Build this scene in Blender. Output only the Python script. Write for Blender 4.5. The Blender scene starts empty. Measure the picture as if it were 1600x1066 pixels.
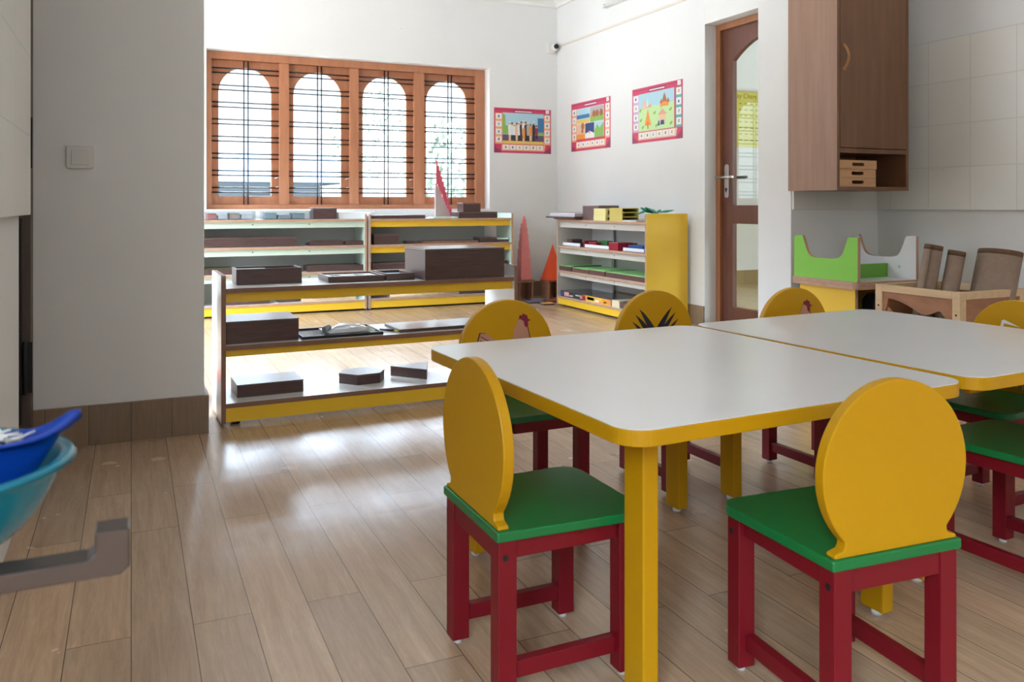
import bpy, bmesh, math, random
from mathutils import Vector, Matrix
random.seed(7)
R = math.radians
PI = math.pi
sc = bpy.context.scene
COL = sc.collection

# ------------------------------------------------------------------ camera, world, exposure
YAW = math.atan(595 / 1300)
cam = bpy.data.cameras.new('camera')
cam.sensor_width = 36.0
cam.lens = 36.0 * 1300 / 1600
cam.shift_y = -(533 - 319) / 1600
cam.clip_start = 0.05
cam.dof.use_dof = True
cam.dof.focus_distance = 2.6
cam.dof.aperture_fstop = 8.0
camo = bpy.data.objects.new('camera', cam)
COL.objects.link(camo)
camo.location = (0, 0, 0.88)
camo.rotation_euler = (PI / 2, 0, -YAW)
sc.camera = camo
sc.view_settings.view_transform = 'Standard'
sc.view_settings.look = 'None'
sc.view_settings.gamma = 1.0
sc.view_settings.use_curve_mapping = False
sc.view_settings.exposure = 0.66

SKY = 70.0
w = bpy.data.worlds.new('world')
sc.world = w
w.use_nodes = True
nt = w.node_tree
nt.nodes.clear()
wo = nt.nodes.new('ShaderNodeOutputWorld')
bg = nt.nodes.new('ShaderNodeBackground')
tc = nt.nodes.new('ShaderNodeTexCoord')
sp = nt.nodes.new('ShaderNodeSeparateXYZ')
cr = nt.nodes.new('ShaderNodeValToRGB')
mr = nt.nodes.new('ShaderNodeMapRange')
mr.inputs['From Min'].default_value = -0.3
mr.inputs['From Max'].default_value = 1.0
RAMP = ((0.0, (.12, .127, .134)), (.20, (.11, .117, .124)), (.235, (.0155, .017, .018)), (.36, (.018, .0205, .0225)), (.40, (.020, .023, .026)), (.43, (.045, .053, .062)), (.465, (.13, .16, .195)), (.54, (.185, .23, .275)), (.70, (.42, .51, .58)), (1.0, (.66, .80, .92)))
cr.color_ramp.elements[0].position = RAMP[0][0]
cr.color_ramp.elements[0].color = (*RAMP[0][1], 1)
cr.color_ramp.elements[1].position = RAMP[-1][0]
cr.color_ramp.elements[1].color = (*RAMP[-1][1], 1)
for _p, _c in RAMP[1:-1]:
    e = cr.color_ramp.elements.new(_p)
    e.color = (*_c, 1)
nt.links.new(tc.outputs['Generated'], sp.inputs[0])
nt.links.new(sp.outputs['Z'], mr.inputs['Value'])
nt.links.new(mr.outputs[0], cr.inputs[0])
nt.links.new(cr.outputs[0], bg.inputs[0])
bg.inputs[1].default_value = SKY
nt.links.new(bg.outputs[0], wo.inputs[0])


def portal(loc, rot, sx, sy):
    l = bpy.data.lights.new('daylight_portal', 'AREA')
    l.shape = 'RECTANGLE'
    l.size = sx
    l.size_y = sy
    l.energy = 1
    o = bpy.data.objects.new('daylight_portal', l)
    COL.objects.link(o)
    o.location = loc
    o.rotation_euler = rot
    l.cycles.is_portal = True
    return o


portal((1.80, 7.42, 1.49), (-PI / 2, 0, 0), 2.5, 1.32)        # the arched window in the back wall
portal((-1.32, 5.4, 1.7), (0, -PI / 2, 0), 1.8, 2.0)          # window in the far room's left wall
portal((-1.22, -1.95, 1.75), (0, -PI / 2, 0), 1.7, 2.5)  # added near-room window, out of view, for fill daylight
portal((6.0, 1.88, 1.6), (PI / 2, 0, 0), 1.8, 2.2)            # added window, out of view, lighting the room behind the door


# ------------------------------------------------------------------ materials
MATS = {}


def mat(name, col, rough=.5, var=.0, scale=8., stretch=(1, 1, 1), bump=0., bscale=60., metal=0., spec=.5, col2=None, coat=0.):
    if name in MATS:
        return MATS[name]
    m = bpy.data.materials.new(name)
    m.use_nodes = True
    n = m.node_tree.nodes
    L = m.node_tree.links
    b = n['Principled BSDF']
    b.inputs['Base Color'].default_value = (*col, 1)
    b.inputs['Roughness'].default_value = rough
    b.inputs['Metallic'].default_value = metal
    b.inputs['Specular IOR Level'].default_value = spec
    b.inputs['Coat Weight'].default_value = coat
    t = n.new('ShaderNodeTexCoord')
    mp = n.new('ShaderNodeMapping')
    mp.inputs['Scale'].default_value = stretch
    L.new(t.outputs['Object'], mp.inputs[0])
    if var or col2:
        ns = n.new('ShaderNodeTexNoise')
        ns.inputs['Scale'].default_value = scale
        ns.inputs['Detail'].default_value = 6
        ns.inputs['Roughness'].default_value = .6
        L.new(mp.outputs[0], ns.inputs[0])
        r = n.new('ShaderNodeValToRGB')
        r.color_ramp.elements[0].position = .3
        r.color_ramp.elements[1].position = .7
        c2 = col2 or tuple(min(1, c * (1 + var)) for c in col)
        c1 = col if col2 else tuple(c * (1 - var) for c in col)
        r.color_ramp.elements[0].color = (*c1, 1)
        r.color_ramp.elements[1].color = (*c2, 1)
        L.new(ns.outputs[0], r.inputs[0])
        L.new(r.outputs[0], b.inputs['Base Color'])
    if bump:
        nb = n.new('ShaderNodeTexNoise')
        nb.inputs['Scale'].default_value = bscale
        nb.inputs['Detail'].default_value = 4
        L.new(mp.outputs[0], nb.inputs[0])
        bp = n.new('ShaderNodeBump')
        bp.inputs['Strength'].default_value = bump
        bp.inputs['Distance'].default_value = .002
        L.new(nb.outputs[0], bp.inputs['Height'])
        L.new(bp.outputs[0], b.inputs['Normal'])
    MATS[name] = m
    return m


WALL = mat('wall_paint', (.78, .785, .78), .6, .015, 3, bump=.12, bscale=30)
CEIL = mat('ceiling_paint', (.82, .82, .80), .7, .01, 3)
YEL = mat('yellow_paint', (.54, .275, .002), .42, .03, 5, spec=.3, bump=.06, bscale=90)
YLAM = mat('yellow_laminate', (.88, .55, .035), .28, .02, 4)
RED = mat('red_paint', (.19, .005, .012), .44, .06, 9, spec=.32, bump=.08, bscale=90)
GRN = mat('green_paint', (.004, .17, .040), .34, .05, 6, bump=.06, bscale=90)
WLAM = mat('white_laminate', (.80, .80, .80), .24, .008, 5, bump=.02, bscale=40)
TLAM = mat('table_laminate', (.74, .745, .75), .25, .012, 4, bump=.04, bscale=50)
GLAM = mat('pale_green_laminate', (.62, .76, .66), .3, .02, 4)
GRYB = mat('grey_board', (.50, .53, .53), .5, .03, 4)
LIME = mat('lime_laminate', (.22, .58, .055), .3, .02, 4)
EDGE = mat('edge_wood', (.50, .30, .20), .5, .12, 14, (1, 1, 1), bump=.05)
EDGED = mat('edge_wood_dark', (.24, .125, .085), .45, .12, 14, (1, 1, 1), bump=.05)
DARK = mat('dark_walnut', (.060, .032, .030), .34, col2=(.105, .058, .052), scale=9, stretch=(1, 9, 14), bump=.1, bscale=30)
DARKL = mat('dark_walnut_lid', (.075, .042, .038), .28, spec=1.0, col2=(.12, .07, .06), scale=9, stretch=(1, 9, 14), bump=.04, bscale=30)
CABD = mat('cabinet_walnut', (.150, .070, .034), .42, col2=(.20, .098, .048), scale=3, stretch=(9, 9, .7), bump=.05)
CABL = mat('cabinet_walnut_lit', (.30, .165, .105), .45, col2=(.37, .215, .145), scale=3, stretch=(9, 9, .7), bump=.05)  # lighter copy of the walnut: light from the left put into the colour
PINE = mat('pine', (.62, .42, .23), .5, col2=(.74, .53, .32), scale=4, stretch=(8, 1, 8), bump=.06)
PLY = mat('stained_plywood', (.30, .125, .055), .45, col2=(.42, .19, .09), scale=5, stretch=(1, 2, 5), bump=.06)
BOXW = mat('beech_tray', (.50, .27, .13), .45, col2=(.60, .35, .18), scale=5, stretch=(1, 8, 8), bump=.05)
FRAME = mat('window_wood', (.42, .165, .080), .42, col2=(.50, .215, .11), scale=4, stretch=(6, 6, 1), bump=.06)
DOORW = mat('door_wood', (.115, .040, .026), .34, col2=(.165, .062, .040), scale=4, stretch=(8, 8, .8), bump=.08)
DFRAME = mat('door_frame_wood', (.30, .115, .045), .42, col2=(.38, .155, .065), scale=4, stretch=(8, 8, .8), bump=.08)
BAR = mat('blackened_iron', (.018, .022, .03), .4, .1, 30, metal=.6)
BLK = mat('black_plastic', (.012, .012, .014), .4)
WPL = mat('white_plastic', (.78, .77, .74), .35, .01, 4)
SWP = mat('switch_plastic', (.70, .69, .66), .35, .01, 4)
MET = mat('brushed_steel', (.62, .60, .57), .3, .05, 40, (1, 30, 1), metal=.9)
STAND = mat('grey_brown_metal', (.075, .056, .05), .28, .05, 20, metal=.25)
BLUE = mat('blue_plastic', (.003, .045, .34), .22, .04, 4)
TEAL = mat('teal_plastic', (.006, .20, .31), .22, .05, 4)
SHRED = mat('white_bristle', (.86, .87, .86), .5, .04, 30)
PINK = mat('pink_lacquer', (.80, .27, .28), .4, .03, 8)
ORNG = mat('red_lacquer', (.80, .085, .022), .38, .04, 8)
ROD = mat('red_rod_paint', (.56, .03, .075), .4, .05, 9)
RODL = mat('red_rod_paint_pale', (.60, .09, .14), .4, .05, 9)
STOOL = mat('stool_wood', (.28, .125, .075), .5, col2=(.38, .19, .12), scale=5, stretch=(1, 1, 6), bump=.06)
BURL = mat('burlap', (.29, .205, .150), .9, .10, 40, bump=.5, bscale=420)
HEM = mat('brown_hem', (.15, .082, .045), .85, .10, 40, bump=.4, bscale=300)
YBOX = mat('pale_yellow_paint', (.84, .76, .32), .45, .02, 6)
DGRN = mat('emerald_card', (.008, .26, .14), .4, .06, 8)
FELT = mat('green_felt', (.20, .42, .14), .8, .06, 30)
CLEAR = None


def c(name, col, rough=.5):
    return mat(name, col, rough, .02, 6)


def grid_mat(name, col, grout, bw, bh, sq, rough=.2, bumpd=.002, axes='YZ', shift=(0, 0)):
    m = bpy.data.materials.new(name)
    m.use_nodes = True
    n = m.node_tree.nodes
    L = m.node_tree.links
    b = n['Principled BSDF']
    t = n.new('ShaderNodeTexCoord')
    s = n.new('ShaderNodeSeparateXYZ')
    cb = n.new('ShaderNodeCombineXYZ')
    L.new(t.outputs['Object'], s.inputs[0])
    for k in range(2):
        a = n.new('ShaderNodeMath')
        a.operation = 'ADD'
        a.inputs[1].default_value = shift[k]
        L.new(s.outputs[axes[k]], a.inputs[0])
        L.new(a.outputs[0], cb.inputs[k])
    br = n.new('ShaderNodeTexBrick')
    br.offset = 0
    br.squash = 1
    br.inputs['Color1'].default_value = (*col, 1)
    br.inputs['Color2'].default_value = (*[x * .97 for x in col], 1)
    br.inputs['Mortar'].default_value = (*grout, 1)
    br.inputs['Scale'].default_value = 1
    br.inputs['Mortar Size'].default_value = sq
    br.inputs['Mortar Smooth'].default_value = .3
    br.inputs['Brick Width'].default_value = bw
    br.inputs['Row Height'].default_value = bh
    L.new(cb.outputs[0], br.inputs[0])
    L.new(br.outputs['Color'], b.inputs['Base Color'])
    b.inputs['Roughness'].default_value = rough
    bp = n.new('ShaderNodeBump')
    bp.invert = True
    bp.inputs['Strength'].default_value = .5
    bp.inputs['Distance'].default_value = bumpd
    L.new(br.outputs['Fac'], bp.inputs['Height'])
    L.new(bp.outputs[0], b.inputs['Normal'])
    return m


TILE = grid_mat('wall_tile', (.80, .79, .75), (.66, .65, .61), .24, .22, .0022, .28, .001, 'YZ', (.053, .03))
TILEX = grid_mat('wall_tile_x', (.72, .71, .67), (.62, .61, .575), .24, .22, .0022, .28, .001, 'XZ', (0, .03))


def floor_mat(name, axes, dark=1., rough=.30, rowh=.118, bw=.93):
    m = bpy.data.materials.new(name)
    m.use_nodes = True
    n = m.node_tree.nodes
    L = m.node_tree.links
    b = n['Principled BSDF']
    t = n.new('ShaderNodeTexCoord')
    s = n.new('ShaderNodeSeparateXYZ')
    cb = n.new('ShaderNodeCombineXYZ')
    L.new(t.outputs['Object'], s.inputs[0])
    L.new(s.outputs[axes[0]], cb.inputs[0])
    L.new(s.outputs[axes[1]], cb.inputs[1])
    br = n.new('ShaderNodeTexBrick')
    br.offset = .37
    br.offset_frequency = 2
    br.inputs['Scale'].default_value = 1
    br.inputs['Brick Width'].default_value = bw
    br.inputs['Row Height'].default_value = rowh
    br.inputs['Mortar Size'].default_value = .0011
    br.inputs['Mortar Smooth'].default_value = .2
    br.inputs['Bias'].default_value = 0
    br.inputs['Color1'].default_value = (0, 0, 0, 1)
    br.inputs['Color2'].default_value = (1, 1, 1, 1)
    br.inputs['Mortar'].default_value = (.5, .5, .5, 1)
    L.new(cb.outputs[0], br.inputs[0])
    mp = n.new('ShaderNodeMapping')
    mp.inputs['Scale'].default_value = (.9, 14, 1)
    L.new(cb.outputs[0], mp.inputs[0])
    add = n.new('ShaderNodeVectorMath')
    add.operation = 'ADD'
    L.new(mp.outputs[0], add.inputs[0])
    L.new(br.outputs['Color'], add.inputs[1])
    ns = n.new('ShaderNodeTexNoise')
    ns.inputs['Scale'].default_value = 3.2
    ns.inputs['Detail'].default_value = 9
    ns.inputs['Roughness'].default_value = .85
    ns.inputs['Distortion'].default_value = .6
    L.new(add.outputs[0], ns.inputs[0])
    r = n.new('ShaderNodeValToRGB')
    r.color_ramp.elements[0].position = .28
    r.color_ramp.elements[0].color = (.36 * dark, .235 * dark, .145 * dark, 1)
    r.color_ramp.elements[1].position = .72
    r.color_ramp.elements[1].color = (.65 * dark, .46 * dark, .31 * dark, 1)
    L.new(ns.outputs[0], r.inputs[0])
    mx = n.new('ShaderNodeMix')
    mx.data_type = 'RGBA'
    mx.blend_type = 'MULTIPLY'
    mx.inputs[0].default_value = 1
    r2 = n.new('ShaderNodeValToRGB')
    r2.color_ramp.elements[0].color = (.86, .86, .86, 1)
    r2.color_ramp.elements[1].color = (1.05, 1.03, 1.0, 1)
    L.new(br.outputs['Color'], r2.inputs[0])
    L.new(r.outputs[0], mx.inputs[6])
    L.new(r2.outputs[0], mx.inputs[7])
    mx2 = n.new('ShaderNodeMix')
    mx2.data_type = 'RGBA'
    L.new(br.outputs['Fac'], mx2.inputs[0])
    L.new(mx.outputs[2], mx2.inputs[6])
    mx2.inputs[7].default_value = (.13 * dark, .09 * dark, .06 * dark, 1)
    L.new(mx2.outputs[2], b.inputs['Base Color'])
    nr = n.new('ShaderNodeTexNoise')
    nr.inputs['Scale'].default_value = 5
    nr.inputs['Detail'].default_value = 5
    L.new(t.outputs['Object'], nr.inputs[0])
    rr = n.new('ShaderNodeMapRange')
    rr.inputs['To Min'].default_value = rough - .06
    rr.inputs['To Max'].default_value = rough + .10
    L.new(nr.outputs[0], rr.inputs[0])
    L.new(rr.outputs[0], b.inputs['Roughness'])
    # the sheet vinyl lies in soft ripples over the floor below
    nb = n.new('ShaderNodeTexNoise')
    nb.inputs['Scale'].default_value = 9
    nb.inputs['Detail'].default_value = 1.5
    nb.inputs['Distortion'].default_value = .5
    L.new(t.outputs['Object'], nb.inputs[0])
    b1 = n.new('ShaderNodeBump')
    b1.inputs['Strength'].default_value = .28
    b1.inputs['Distance'].default_value = .005
    L.new(nb.outputs[0], b1.inputs['Height'])
    b2 = n.new('ShaderNodeBump')
    b2.inputs['Strength'].default_value = .25
    b2.inputs['Distance'].default_value = .001
    L.new(ns.outputs[0], b2.inputs['Height'])
    L.new(b1.outputs[0], b2.inputs['Normal'])
    L.new(b2.outputs[0], b.inputs['Normal'])
    return m


FLOOR = floor_mat('floor_planks', 'YX', rough=.225)
FLOOR.node_tree.nodes['Principled BSDF'].inputs['Specular IOR Level'].default_value = .62
SKIRTX = floor_mat('skirting_planks_x', 'ZX', .52, .4, .14, 1.0)
SKIRTY = floor_mat('skirting_planks_y', 'ZY', .52, .4, .14, 1.0)


def glass_mat(name, tint=(1, 1, 1), ior=1.45, rough=.0):
    m = bpy.data.materials.new(name)
    m.use_nodes = True
    n = m.node_tree.nodes
    L = m.node_tree.links
    n.clear()
    o = n.new('ShaderNodeOutputMaterial')
    mx = n.new('ShaderNodeMixShader')
    tr = n.new('ShaderNodeBsdfTransparent')
    gl = n.new('ShaderNodeBsdfGlossy')
    fr = n.new('ShaderNodeFresnel')
    tr.inputs[0].default_value = (*tint, 1)
    gl.inputs['Roughness'].default_value = rough
    ge = n.new('ShaderNodeNewGeometry')
    im = n.new('ShaderNodeMapRange')      # same reflectance on both faces of the thin pane
    im.inputs['To Min'].default_value = ior
    im.inputs['To Max'].default_value = 1 / ior
    L.new(ge.outputs['Backfacing'], im.inputs['Value'])
    L.new(im.outputs[0], fr.inputs[0])
    L.new(fr.outputs[0], mx.inputs[0])
    L.new(tr.outputs[0], mx.inputs[1])
    L.new(gl.outputs[0], mx.inputs[2])
    L.new(mx.outputs[0], o.inputs[0])
    return m


GLASS = glass_mat('window_glass')
DGLASS = glass_mat('door_glass', (.88, .93, .90), 1.9)
CLEARP = glass_mat('clear_plastic', (.95, .97, .98), 1.6, .08)


# ------------------------------------------------------------------ mesh builder
class MB:
    def __init__(self):
        self.v = []
        self.f = []
        self.m = []
        self.s = []

    def add(self, vs, fs, mi=0, smooth=False, M=None):
        o = len(self.v)
        for p in vs:
            p = Vector(p)
            if M is not None:
                p = M @ p
            self.v.append(tuple(p))
        for k, f in enumerate(fs):
            self.f.append(tuple(i + o for i in f))
            self.m.append(mi[k] if isinstance(mi, (list, tuple)) else mi)
            self.s.append(smooth)
        return self

    def box(self, x0, x1, y0, y1, z0, z1, mi=0, M=None, fm=None):
        vs = [(x0, y0, z0), (x1, y0, z0), (x1, y1, z0), (x0, y1, z0), (x0, y0, z1), (x1, y0, z1), (x1, y1, z1), (x0, y1, z1)]
        fs = [(0, 3, 2, 1), (4, 5, 6, 7), (0, 1, 5, 4), (1, 2, 6, 5), (2, 3, 7, 6), (3, 0, 4, 7)]
        key = ['-z', '+z', '-y', '+x', '+y', '-x']
        ms = [(fm or {}).get(k, mi) for k in key]
        return self.add(vs, fs, ms, M=M)

    def prism(self, poly, a0, a1, axis='z', mi=0, side=None, M=None, smooth=False):
        """poly: 2D ccw points; extruded along axis. axis z:(x,y); y:(x,z); x:(y,z)"""
        n = len(poly)

        def P(p, a):
            return {'z': (p[0], p[1], a), 'y': (p[0], a, p[1]), 'x': (a, p[0], p[1])}[axis]
        vs = [P(p, a0) for p in poly] + [P(p, a1) for p in poly]
        fs = [tuple(reversed(range(n))), tuple(range(n, 2 * n))]
        fs += [(i, (i + 1) % n, n + (i + 1) % n, n + i) for i in range(n)]
        sm = mi if side is None else side
        return self.add(vs, fs, [mi, mi] + [sm] * n, smooth, M)

    def cyl(self, p0, p1, r, n=16, mi=0, r1=None, smooth=True):
        p0 = Vector(p0)
        p1 = Vector(p1)
        r1 = r if r1 is None else r1
        d = (p1 - p0).normalized()
        a = d.orthogonal().normalized()
        b = d.cross(a)
        vs = []
        for P, q in ((p0, r), (p1, r1)):
            for i in range(n):
                t = 2 * PI * i / n
                vs.append(P + (a * math.cos(t) + b * math.sin(t)) * q)
        self.add(vs, [(i, (i + 1) % n, n + (i + 1) % n, n + i) for i in range(n)], mi, smooth)
        self.add(vs, [tuple(reversed(range(n))), tuple(range(n, 2 * n))], mi, False)
        return self

    def lathe(self, prof, n=48, mi=0, cx=0, cy=0, fx=None, close=False):
        vs = []
        for (r, z) in prof:
            for i in range(n):
                t = 2 * PI * i / n
                p = (cx + r * math.cos(t), cy + r * math.sin(t), z)
                vs.append(fx(p, t, r) if fx else p)
        k = len(prof)
        fs = [(j * n + i, j * n + (i + 1) % n, (j + 1) * n + (i + 1) % n, (j + 1) * n + i) for j in range(k - 1) for i in range(n)]
        self.add(vs, fs, mi, True)
        return self

    def build(self, name, mats, parent=None, loc=(0, 0, 0), rz=0, bevel=0., seg=2, ang=35):
        me = bpy.data.meshes.new(name)
        me.from_pydata(self.v, [], self.f)
        if not isinstance(mats, (list, tuple)):
            mats = [mats]
        for m in mats:
            me.materials.append(m)
        for p, mi, s in zip(me.polygons, self.m, self.s):
            p.material_index = mi
            p.use_smooth = s
        bm = bmesh.new()
        bm.from_mesh(me)
        bmesh.ops.remove_doubles(bm, verts=bm.verts, dist=1e-6)
        bmesh.ops.recalc_face_normals(bm, faces=bm.faces)
        if bevel:
            es = [e for e in bm.edges if len(e.link_faces) == 2 and e.calc_face_angle(0) > R(ang)]
            bmesh.ops.bevel(bm, geom=es, offset=bevel, segments=seg, affect='EDGES', profile=.5, clamp_overlap=True)
        bm.to_mesh(me)
        bm.free()
        o = bpy.data.objects.new(name, me)
        COL.objects.link(o)
        o.parent = parent
        o.location = loc
        o.rotation_euler = (0, 0, rz)
        return o


def thing(name, label, cat, loc=(0, 0, 0), rz=0, group=None):
    o = bpy.data.objects.new(name, None)
    o.empty_display_size = .1
    COL.objects.link(o)
    o.location = loc
    o.rotation_euler = (0, 0, rz)
    return tag(o, label, cat, group)


def tag(o, label, cat, group=None):
    o['label'] = label
    o['category'] = cat
    if group:
        o['group'] = group
    return o


def struct(o):
    o['kind'] = 'structure'
    return o


def rrect(x0, x1, y0, y1, rs, n=8):
    """rounded rectangle, rs = radii (x0y0, x1y0, x1y1, x0y1)"""
    pts = []
    for (cx, cy, r, a0) in ((x0, y0, rs[0], 180), (x1, y0, rs[1], 270), (x1, y1, rs[2], 0), (x0, y1, rs[3], 90)):
        if r <= 0:
            pts.append((cx, cy))
            continue
        ox = cx + r if a0 in (180, 90) else cx - r
        oy = cy + r if a0 in (180, 270) else cy - r
        for i in range(n + 1):
            t = R(a0 + 90 * i / n)
            pts.append((ox + r * math.cos(t), oy + r * math.sin(t)))
    return pts


# ------------------------------------------------------------------ the room shell
XL, XLN = -1.3, -1.2
YB = 7.17        # back wall face
CH = 3.0


def wallbox(name, parts, m, bevel=0):
    b = MB()
    for p in parts:
        b.box(*p)
    return struct(b.build(name, m, bevel=bevel))


struct(MB().box(-1.5, 4.0, -4.7, 7.4, -.06, 0).box(4.0, 7.5, 1.7, 7.4, -.06, 0).build('floor', FLOOR))
struct(MB().box(-1.5, 4.0, -4.7, 7.41, CH, CH + .1).box(4.0, 7.5, 1.7, 7.45, CH, CH + .1).build('ceiling', CEIL))
WX0, WX1, WZ0, WZ1 = .555, 3.051, .832, 2.15
wallbox('wall_back', [(XL - .2, WX0, YB, YB + .24, 0, CH), (WX1, 4.0, YB, YB + .24, 0, CH), (WX0, WX1, YB, YB + .24, 0, WZ0), (WX0, WX1, YB, YB + .24, WZ1, CH)], WALL)
wallbox('wall_left', [(XL - .2, XL, 3.4, 4.4, 0, CH), (XL - .2, XL, 6.4, YB, 0, CH), (XL - .2, XL, 4.4, 6.4, 0, .8), (XL - .2, XL, 4.4, 6.4, 2.6, CH)], WALL)
wallbox('wall_partition_left', [(XL - .2, .256, 3.41, 3.66, 0, CH)], WALL, .004)
DY0, DY1, DZ = 3.87, 4.877, 2.175
wallbox('wall_right', [(3.76, 3.98, DY1, YB, 0, CH), (3.76, 3.98, 3.668, DY0, 0, CH), (3.76, 3.98, DY0, DY1, DZ, CH)], WALL, .003)
wallbox('wall_partition_right', [(3.195, 3.98, 3.41, 3.668, 0, CH)], WALL, .004)
wallbox('wall_near_right', [(3.83, 4.0, -4.5, 3.41, 0, CH)], WALL)
wallbox('wall_near_left', [(-.46, -.285, 1.9, 2.685, 0, CH), (-1.4, -.46, 1.9, 2.1, 0, CH)], WALL, .004)
wallbox('wall_far_left', [(-1.4, XLN, -4.5, -3.2, 0, CH), (-1.4, XLN, -.7, 1.9, 0, CH), (-1.4, XLN, -3.2, -.7, 0, .9), (-1.4, XLN, -3.2, -.7, 2.6, CH)], WALL)
wallbox('wall_rear', [(-1.4, 4.0, -4.7, -4.5, 0, CH)], WALL)
# niche behind the doorway at the far left
wallbox('wall_niche', [(-1.4, -1.3, 2.1, 3.41, 0, CH)], WALL)
# room behind the glazed door
wallbox('wall_beyond', [(3.98, 7.5, 7.3, 7.45, 0, CH), (7.4, 7.5, 1.8, 7.3, 0, CH), (4.0, 5.1, 1.7, 1.85, 0, CH), (6.9, 7.5, 1.7, 1.85, 0, CH), (5.1, 6.9, 1.7, 1.85, 0, .5), (5.1, 6.9, 1.7, 1.85, 2.7, CH)], WALL)
struct(MB().box(3.99, 7.39, 7.285, 7.3, 0, .15).build('baseboard_beyond', SKIRTX))

# tiled dadoes of the former kitchen
TB, TT = .85, 1.734
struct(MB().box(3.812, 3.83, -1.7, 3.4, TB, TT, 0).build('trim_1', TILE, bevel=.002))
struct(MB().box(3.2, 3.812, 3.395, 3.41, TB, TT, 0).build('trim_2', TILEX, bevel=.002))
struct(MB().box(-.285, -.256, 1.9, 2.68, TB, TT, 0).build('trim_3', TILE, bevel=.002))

# skirting
struct(MB().box(-.33, .272, 3.395, 3.41, 0, .145).box(.256, .272, 3.41, 3.67, 0, .145).build('baseboard_left', SKIRTX, bevel=.001))
struct(MB().box(3.747, 3.76, DY1, YB, 0, .142).build('baseboard_right', SKIRTY, bevel=.001))
struct(MB().box(XL, 3.747, YB - .013, YB, 0, .142).build('baseboard_back', SKIRTX, bevel=.001))

# plaster cornice
b = MB()
prof = [(0, 0), (-.02, 0), (-.02, .03), (-.05, .05), (-.10, .12), (-.11, .16), (-.15, .16), (-.15, .22), (0, .22)]
b.prism([(YB + p[0], 2.78 + p[1]) for p in prof], XL, 3.76, 'x')
b.prism([(3.76 + p[0], 2.78 + p[1]) for p in prof], 3.668, YB, 'y')
struct(b.build('trim_4', CEIL))

# ------------------------------------------------------------------ the arched window
win = bpy.data.objects.new('window_1', None)
COL.objects.link(win)
win.location = (0, 0, 0)
struct(win)
FY = 7.285
cells = [(.611, 1.148), (1.234, 1.755), (1.841, 2.346), (2.453, 2.951)]
arch = [(.662, 1.090), (1.276, 1.690), (1.885, 2.290), (2.480, 2.880)]
b = MB()
b.box(WX0, WX1, FY, FY + .10, 2.085, WZ1)
b.box(WX0, WX1, FY, FY + .10, WZ0, .875)
for a, d in ((WX0, .605), (1.150, 1.232), (1.757, 1.839), (2.350, 2.450), (2.955, WX1)):
    b.box(a, d, FY, FY + .10, .875, 2.085)
b.build('window_frame', FRAME, win, bevel=.004)
b = MB()
b.box(WX0, WX1, YB + .02, FY, WZ0 - .004, WZ0 + .004)
b.build('window_sill', WALL, win)
for (x0, x1), (a0, a1) in zip(cells, arch):
    x0 -= .006
    x1 += .004
    b = MB()
    ym, yM = FY + .045, FY + .075
    zt, zb, zo = 2.09, .87, .945
    b.box(x0, a0, ym, yM, zb, zt)
    b.box(a1, x1, ym, yM, zb, zt)
    b.box(a0, a1, ym, yM, zb, zo)
    cxm, r = (a0 + a1) / 2, (a1 - a0) / 2
    zc = 2.027 - r
    n = 24
    for i in range(n):
        t0, t1 = PI - PI * i / n, PI - PI * (i + 1) / n
        p0 = (cxm + r * math.cos(t0), zc + r * math.sin(t0))
        p1 = (cxm + r * math.cos(t1), zc + r * math.sin(t1))
        b.prism([p0, p1, (p1[0], zt), (p0[0], zt)], ym, yM, 'y')
    b.build('window_sash', FRAME, win)
    MB().box(x0 + .01, x1 - .01, ym + .012, ym + .016, zb + .01, zt - .01).build('window_pane', GLASS, win)
    b = MB()
    xm = (x0 + x1) / 2
    for k in range(8):
        z = 2.015 - k * .1425
        for dz in (0, -.039):
            b.cyl((x0, FY + .022, z + dz), (x1, FY + .022, z + dz), .0058, 8)
    for dx in (-.017, .017):
        b.cyl((xm + dx, FY + .014, zb), (xm + dx, FY + .014, zt), .0058, 8)
    b.build('window_bars', BAR, win)
# casement hooks
for (x0, x1) in cells[:3]:
    b = MB()
    for z in (1.02, 1.10):
        b.cyl((x1 - .03, FY + .03, z), (x1 + .002, FY + .016, z + .01), .004, 8)
    b.build('casement_hook', MET, win)

struct(MB().box(WX0 - .2, WX1 + .2, YB + .24, YB + 1.15, 2.22, 2.29).build('unseen_sunshade', WALL))  # sunshade out of view, added to keep high sky light off the floor
# other windows, all out of view (their light reaches the room)
def plain_window(name, axis, a0, a1, z0, z1, c0, n=3):
    o = bpy.data.objects.new(name, None)
    COL.objects.link(o)
    struct(o)
    b = MB()
    g = MB()

    def bx(mb, p0, p1, q0, q1, d0, d1):
        if axis == 'x':
            mb.box(c0 + d0, c0 + d1, p0, p1, q0, q1)
        else:
            mb.box(p0, p1, c0 + d0, c0 + d1, q0, q1)
    bx(b, a0, a1, z0, z0 + .05, 0, .06)
    bx(b, a0, a1, z1 - .05, z1, 0, .06)
    for i in range(n + 1):
        p = a0 + (a1 - a0 - .05) * i / n
        bx(b, p, p + .05, z0 + .05, z1 - .05, 0, .06)
    bx(g, a0 + .02, a1 - .02, z0 + .02, z1 - .02, .028, .032)
    b.build('window_frame', FRAME, o)
    g.build('window_pane', GLASS, o)


plain_window('window_2', 'x', 4.4, 6.4, .8, 2.6, XL - .12)
plain_window('added_window_near', 'x', -3.2, -.7, .9, 2.6, -1.36)  # added out of view to brighten the near room from the left
plain_window('added_window_beyond', 'y', 5.1, 6.9, .5, 2.7, 1.76)  # added out of view to light the room behind the door

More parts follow.
